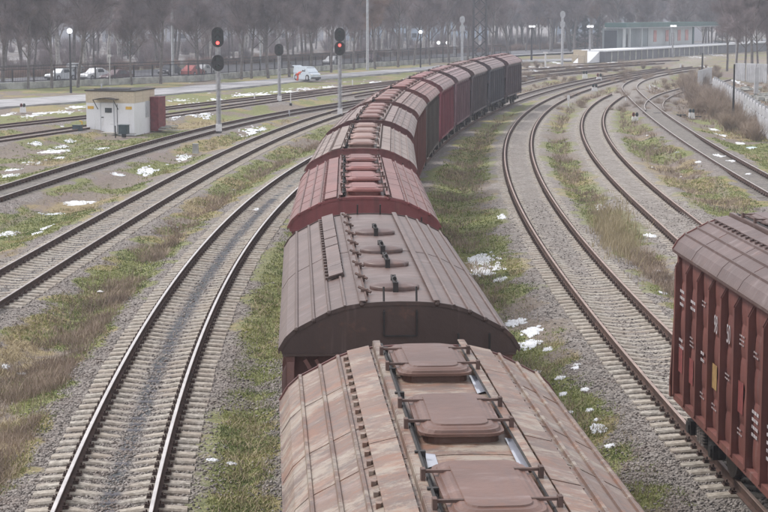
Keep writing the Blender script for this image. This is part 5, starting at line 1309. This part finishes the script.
# ------------------------------------------------------------------ cars, van, people
def car_mesh(root, L_, W_, H_, paintm, lights=True, van=False):
    def loft(st_, mat, name, par):
        m = MB(); vs = []; fs = []
        for (y, z0, z1, w0, w1) in st_: vs += [(-w0, y, z0), (-w1, y, z1), (w1, y, z1), (w0, y, z0)]
        for k in range(len(st_) - 1):
            for j in range(4): a = 4 * k + j; b = 4 * k + (j + 1) % 4; fs.append((a, b, b + 4, a + 4))
        fs += [(3, 2, 1, 0), tuple(4 * (len(st_) - 1) + i for i in range(4))]; m.add(vs, fs); return m.build(name, mat, par)
    h = L_ / 2; w = W_ / 2; b = .32 * H_ / 1.45
    belt = H_ * .62
    body = loft([(-h, .35, belt * .72, w * .85, w * .80), (-h + .15, .22, belt * .85, w * .97, w * .88), (-h * .45, .20, belt, w, w * .93), (h * .3, .20, belt * 1.03, w, w * .93), (h - .2, .22, belt * 1.0, w * .97, w * .88), (h, .38, belt * .85, w * .88, w * .82)], paintm, 'body', root)
    if van: cab = [(-h + .55, belt * .8, belt + .02, w * .9, w * .88), (-h + 1.25, belt * .9, H_ - .06, w * .93, w * .78), (-h + 1.8, belt * .9, H_, w * .95, w * .82), (h - .15, belt * .9, H_, w * .95, w * .82), (h - .02, belt * .9, H_ - .12, w * .93, w * .78)]
    else: cab = [(-h * .42, belt - .05, belt + .02, w * .90, w * .86), (-h * .12, belt - .05, H_ - .03, w * .90, w * .70), (h * .32, belt - .05, H_, w * .90, w * .70), (h * .80, belt - .05, belt + .05, w * .88, w * .82)]
    loft(cab, paintm, 'cabin', root)
    m = MB()                                             # windscreen and side windows, set a little proud of the cabin
    c0, c1 = cab[0], cab[1]; c2, c3 = cab[2], cab[-2] if van else cab[3]
    m.add([(-c0[4] * .92, c0[0] + .04, c0[2] + .02), (c0[4] * .92, c0[0] + .04, c0[2] + .02), (c1[4] * .92, c1[0] - .05, c1[2] - .04), (-c1[4] * .92, c1[0] - .05, c1[2] - .04)], [(0, 1, 2, 3)]); m.build('windscreen', 'glass', root)
    for s in (-1, 1):
        m = MB(); zt, zb = H_ - .14, belt + .06
        m.add([(s * w * .925, c1[0] + .0, zb), (s * w * .925, (c2[0] + .2 if not van else c1[0] + 1.1), zb), (s * w * .80, (c2[0] if not van else c1[0] + 1.0), zt), (s * w * .80, c1[0] + .15, zt)], [(0, 1, 2, 3)]); m.build('side_window', 'glass', root)
        for y in (-h * .62, h * .62):
            m = MB(); m.tube((s * (w - .2), y, b), (s * (w + .01), y, b), b, n=16); wh = m.build('wheel', 'blackpaint', root); m = MB(); m.tube((s * (w + .0), y, b), (s * (w + .02), y, b), b * .6, n=12); m.build('rim', 'lightgrey', wh)
        m = MB(); m.ball((s * w * .68, -h + .05, belt * .68), .15, 8, 6, (1.3, .5, .7)); m.build('headlight', 'whitelamp' if lights else 'white', root)
        m = MB(); m.box((s * w * .72, h - .0, belt * .72), (.22, .06, .14)); m.build('tail_light', 'redmark', root)
    m = MB(); m.box((0, -h + .02, .5), (.5, .05, .12)); m.build('number_plate', 'white', root)
    m = MB(); m.box((0, -h - .0, .36), (W_ * .86, .14, .2)); m.build('bumper', 'blackpaint', root)
M['car_silver'] = simple('silver_car_paint', (.50, .53, .56), .3, .3, .05); M['car_white'] = simple('white_car_paint', (.72, .73, .76), .3, 0, .04)
M['car_dark'] = simple('dark_blue_car_paint', (.03, .035, .05), .25, 0, .1); M['car_maroon'] = simple('maroon_car_paint', (.10, .045, .06), .3, 0, .1); M['car_red'] = simple('red_car_paint', (.42, .10, .09), .3, 0, .1)
M['van_blue'] = simple('pale_blue_van_paint', (.50, .56, .62), .3, 0, .05)
rdir = lambda y: math.atan2(float(fence_x(y + 2) - fence_x(y - 2)), 4)
def car(u, v, L_, W_, H_, mat, lab, lights=False, flip=False, kind='parked_car', cat='car', van=False, rz=None, grp='cars on the street'):
    p = at(u, v, -.36); t = thing(kind, lab, cat, p, (-rdir(p.y) + (math.pi if flip else 0)) if rz is None else rz, grp); car_mesh(t, L_, W_, H_, M[mat], lights, van); return t
car(61, 80, 4.3, 1.8, 1.5, 'car_silver', 'silver car with lit headlights on the street, left of the white globe lamp', True)
car(95, 80, 4.5, 1.8, 1.55, 'car_white', 'white car with lit headlights above the left end of the hut', True)
car(117, 81.5, 4.6, 1.85, 1.5, 'car_maroon', 'dark maroon car on the street just above the hut roof')
car(170, 75, 4.4, 1.8, 1.5, 'car_dark', 'dark blue car on the street left of the first signal')
car(193, 76, 4.4, 1.8, 1.5, 'car_red', 'red car on the street behind the first signal mast', False, True)
car(204, 75, 4.4, 1.8, 1.5, 'car_white', 'white car following the red one, right of the first signal', False, True)
car(332, 65, 4.4, 1.8, 1.5, 'car_white', 'white car on the street just left of the second tall signal')
car(373, 62.5, 4.4, 1.8, 1.5, 'car_maroon', 'dark reddish car on the street right of the second tall signal')
car(73, 73.5, 4.2, 1.8, 1.5, 'car_silver', 'grey car half hidden behind the globe lamp post', False)
vn_ = car(307, 80.3, 3.9, 1.7, 1.75, 'van_blue', 'pale blue van with its tailgate raised, parked by the service path', False, False, 'parked_van', 'van', True, math.radians(38), None)
m = MB(); m.bar((0, 1.9, 1.74), (0, 2.35, 1.85), 1.3, .05); m.build('tailgate', 'van_blue', vn_); m = MB(); m.box((0, 1.97, 1.05), (1.3, .04, 1.0)); m.build('cargo_shade_panel', 'blackpaint', vn_)  # black panel paints in the shade inside the open rear
M['skin'] = simple('skin', (.42, .26, .20), .6); M['orange'] = simple('orange_work_suit', (.75, .11, .06), .8, 0, .1); M['darkcloth'] = simple('dark_cloth', (.03, .045, .045), .9, 0, .2); M['hair'] = simple('dark_hair', (.03, .02, .02), .9)
def skinned(name, pts, edges, mat, parent, root=0, sub=1):
    me = bpy.data.meshes.new(name); me.from_pydata([p[:3] for p in pts], edges, []); me.materials.append(M[mat]); o = link(name, me, parent)
    md = o.modifiers.new('skin', 'SKIN'); sk = me.skin_vertices
    if not sk: bpy.context.view_layer.objects.active = o
    lay = me.skin_vertices[0] if me.skin_vertices else None
    if lay:
        for i, p in enumerate(pts): lay.data[i].radius = (p[3], p[3] * .85); lay.data[i].use_root = (i == root)
    sb = o.modifiers.new('sub', 'SUBSURF'); sb.levels = sub; sb.render_levels = sub; return o
def person(u, v, lab, cloth, legs, bend, rz):
    p = at(u, v, -.36); t = thing('person', lab, 'person', p, rz); s, c = math.sin(bend), math.cos(bend)
    hip = (0, 0, .92); T = lambda l, x=0, f=0: (x, -l * s - f * c, .92 + l * c - f * s)
    B_ = [(*hip, .15), (*T(.28), .14), (*T(.50), .15), (*T(.60), .06), (*T(.72), .095), (*T(.80), .085),
          (*T(.50, .19), .065), (.24, T(.25)[1] - .05, T(.25)[2] - .05 * c, .048), (.22, T(.02)[1] - .18 - .2 * s, T(.02)[2] - .05 - .1 * s, .036), (*T(.50, -.19), .065), (-.24, T(.25)[1] - .05, T(.25)[2] - .05, .048), (-.22, T(.02)[1] - .18 - .2 * s, T(.02)[2] - .05 - .1 * s, .036),
          (.10, 0, .86, .095), (.11, -.03 - .06 * s, .48, .065), (.11, .02, .09, .048), (.11, -.15, .04, .045), (-.10, 0, .86, .095), (-.12, -.05 - .1 * s, .48, .065), (-.13, .12, .09, .048), (-.13, -.05, .04, .045)]
    E_ = [(0, 1), (1, 2), (2, 3), (3, 4), (4, 5), (2, 6), (6, 7), (7, 8), (2, 9), (9, 10), (10, 11), (0, 12), (12, 13), (13, 14), (14, 15), (0, 16), (16, 17), (17, 18), (18, 19)]
    body = skinned('body', B_, E_, 'skin', t)
    g = lambda idx, k: [(*B_[i][:3], B_[i][3] * k) for i in idx]
    jk = g([0, 1, 2, 6, 7, 9, 10], 1.18); skinned('jacket', jk, [(0, 1), (1, 2), (2, 3), (3, 4), (2, 5), (5, 6)], cloth, t)
    tr_ = g([0, 12, 13, 14, 16, 17, 18], 1.22); skinned('trousers', tr_, [(0, 1), (1, 2), (2, 3), (0, 4), (4, 5), (5, 6)], legs, t)
    m = MB(); hd_ = B_[5]; m.ball((hd_[0], hd_[1] + .02, hd_[2] + .03), .105, 10, 6, (1, 1, .75)); m.build('hair', 'hair', t, smooth=True)
person(297.5, 81, 'person in a red-orange work suit bending at the rear of the blue van', 'orange', 'orange', 1.1, math.radians(80))
person(289, 72, 'person in dark clothes standing by the trees behind the fence', 'darkcloth', 'darkcloth', .03, .3)
# ------------------------------------------------------------------ haze
hz = MB(); hz.box((30, 320, 20), (420, 720, 44)); ho = hz.build('haze', M['white'], kind='stuff')
hm_ = bpy.data.materials.new('damp_air'); hm_.use_nodes = True; hn = hm_.node_tree.nodes; hn.remove(hn['Principled BSDF'])
pv = hn.new('ShaderNodeVolumePrincipled'); pv.inputs['Color'].default_value = (.82, .88, 1.0, 1); pv.inputs['Density'].default_value = 0.00052; pv.inputs['Anisotropy'].default_value = 0.0
hm_.node_tree.links.new(pv.outputs[0], hn['Material Output'].inputs['Volume']); ho.data.materials.clear(); ho.data.materials.append(hm_)
tag(ho, 'pale damp winter haze filling the air over the yard', 'haze')
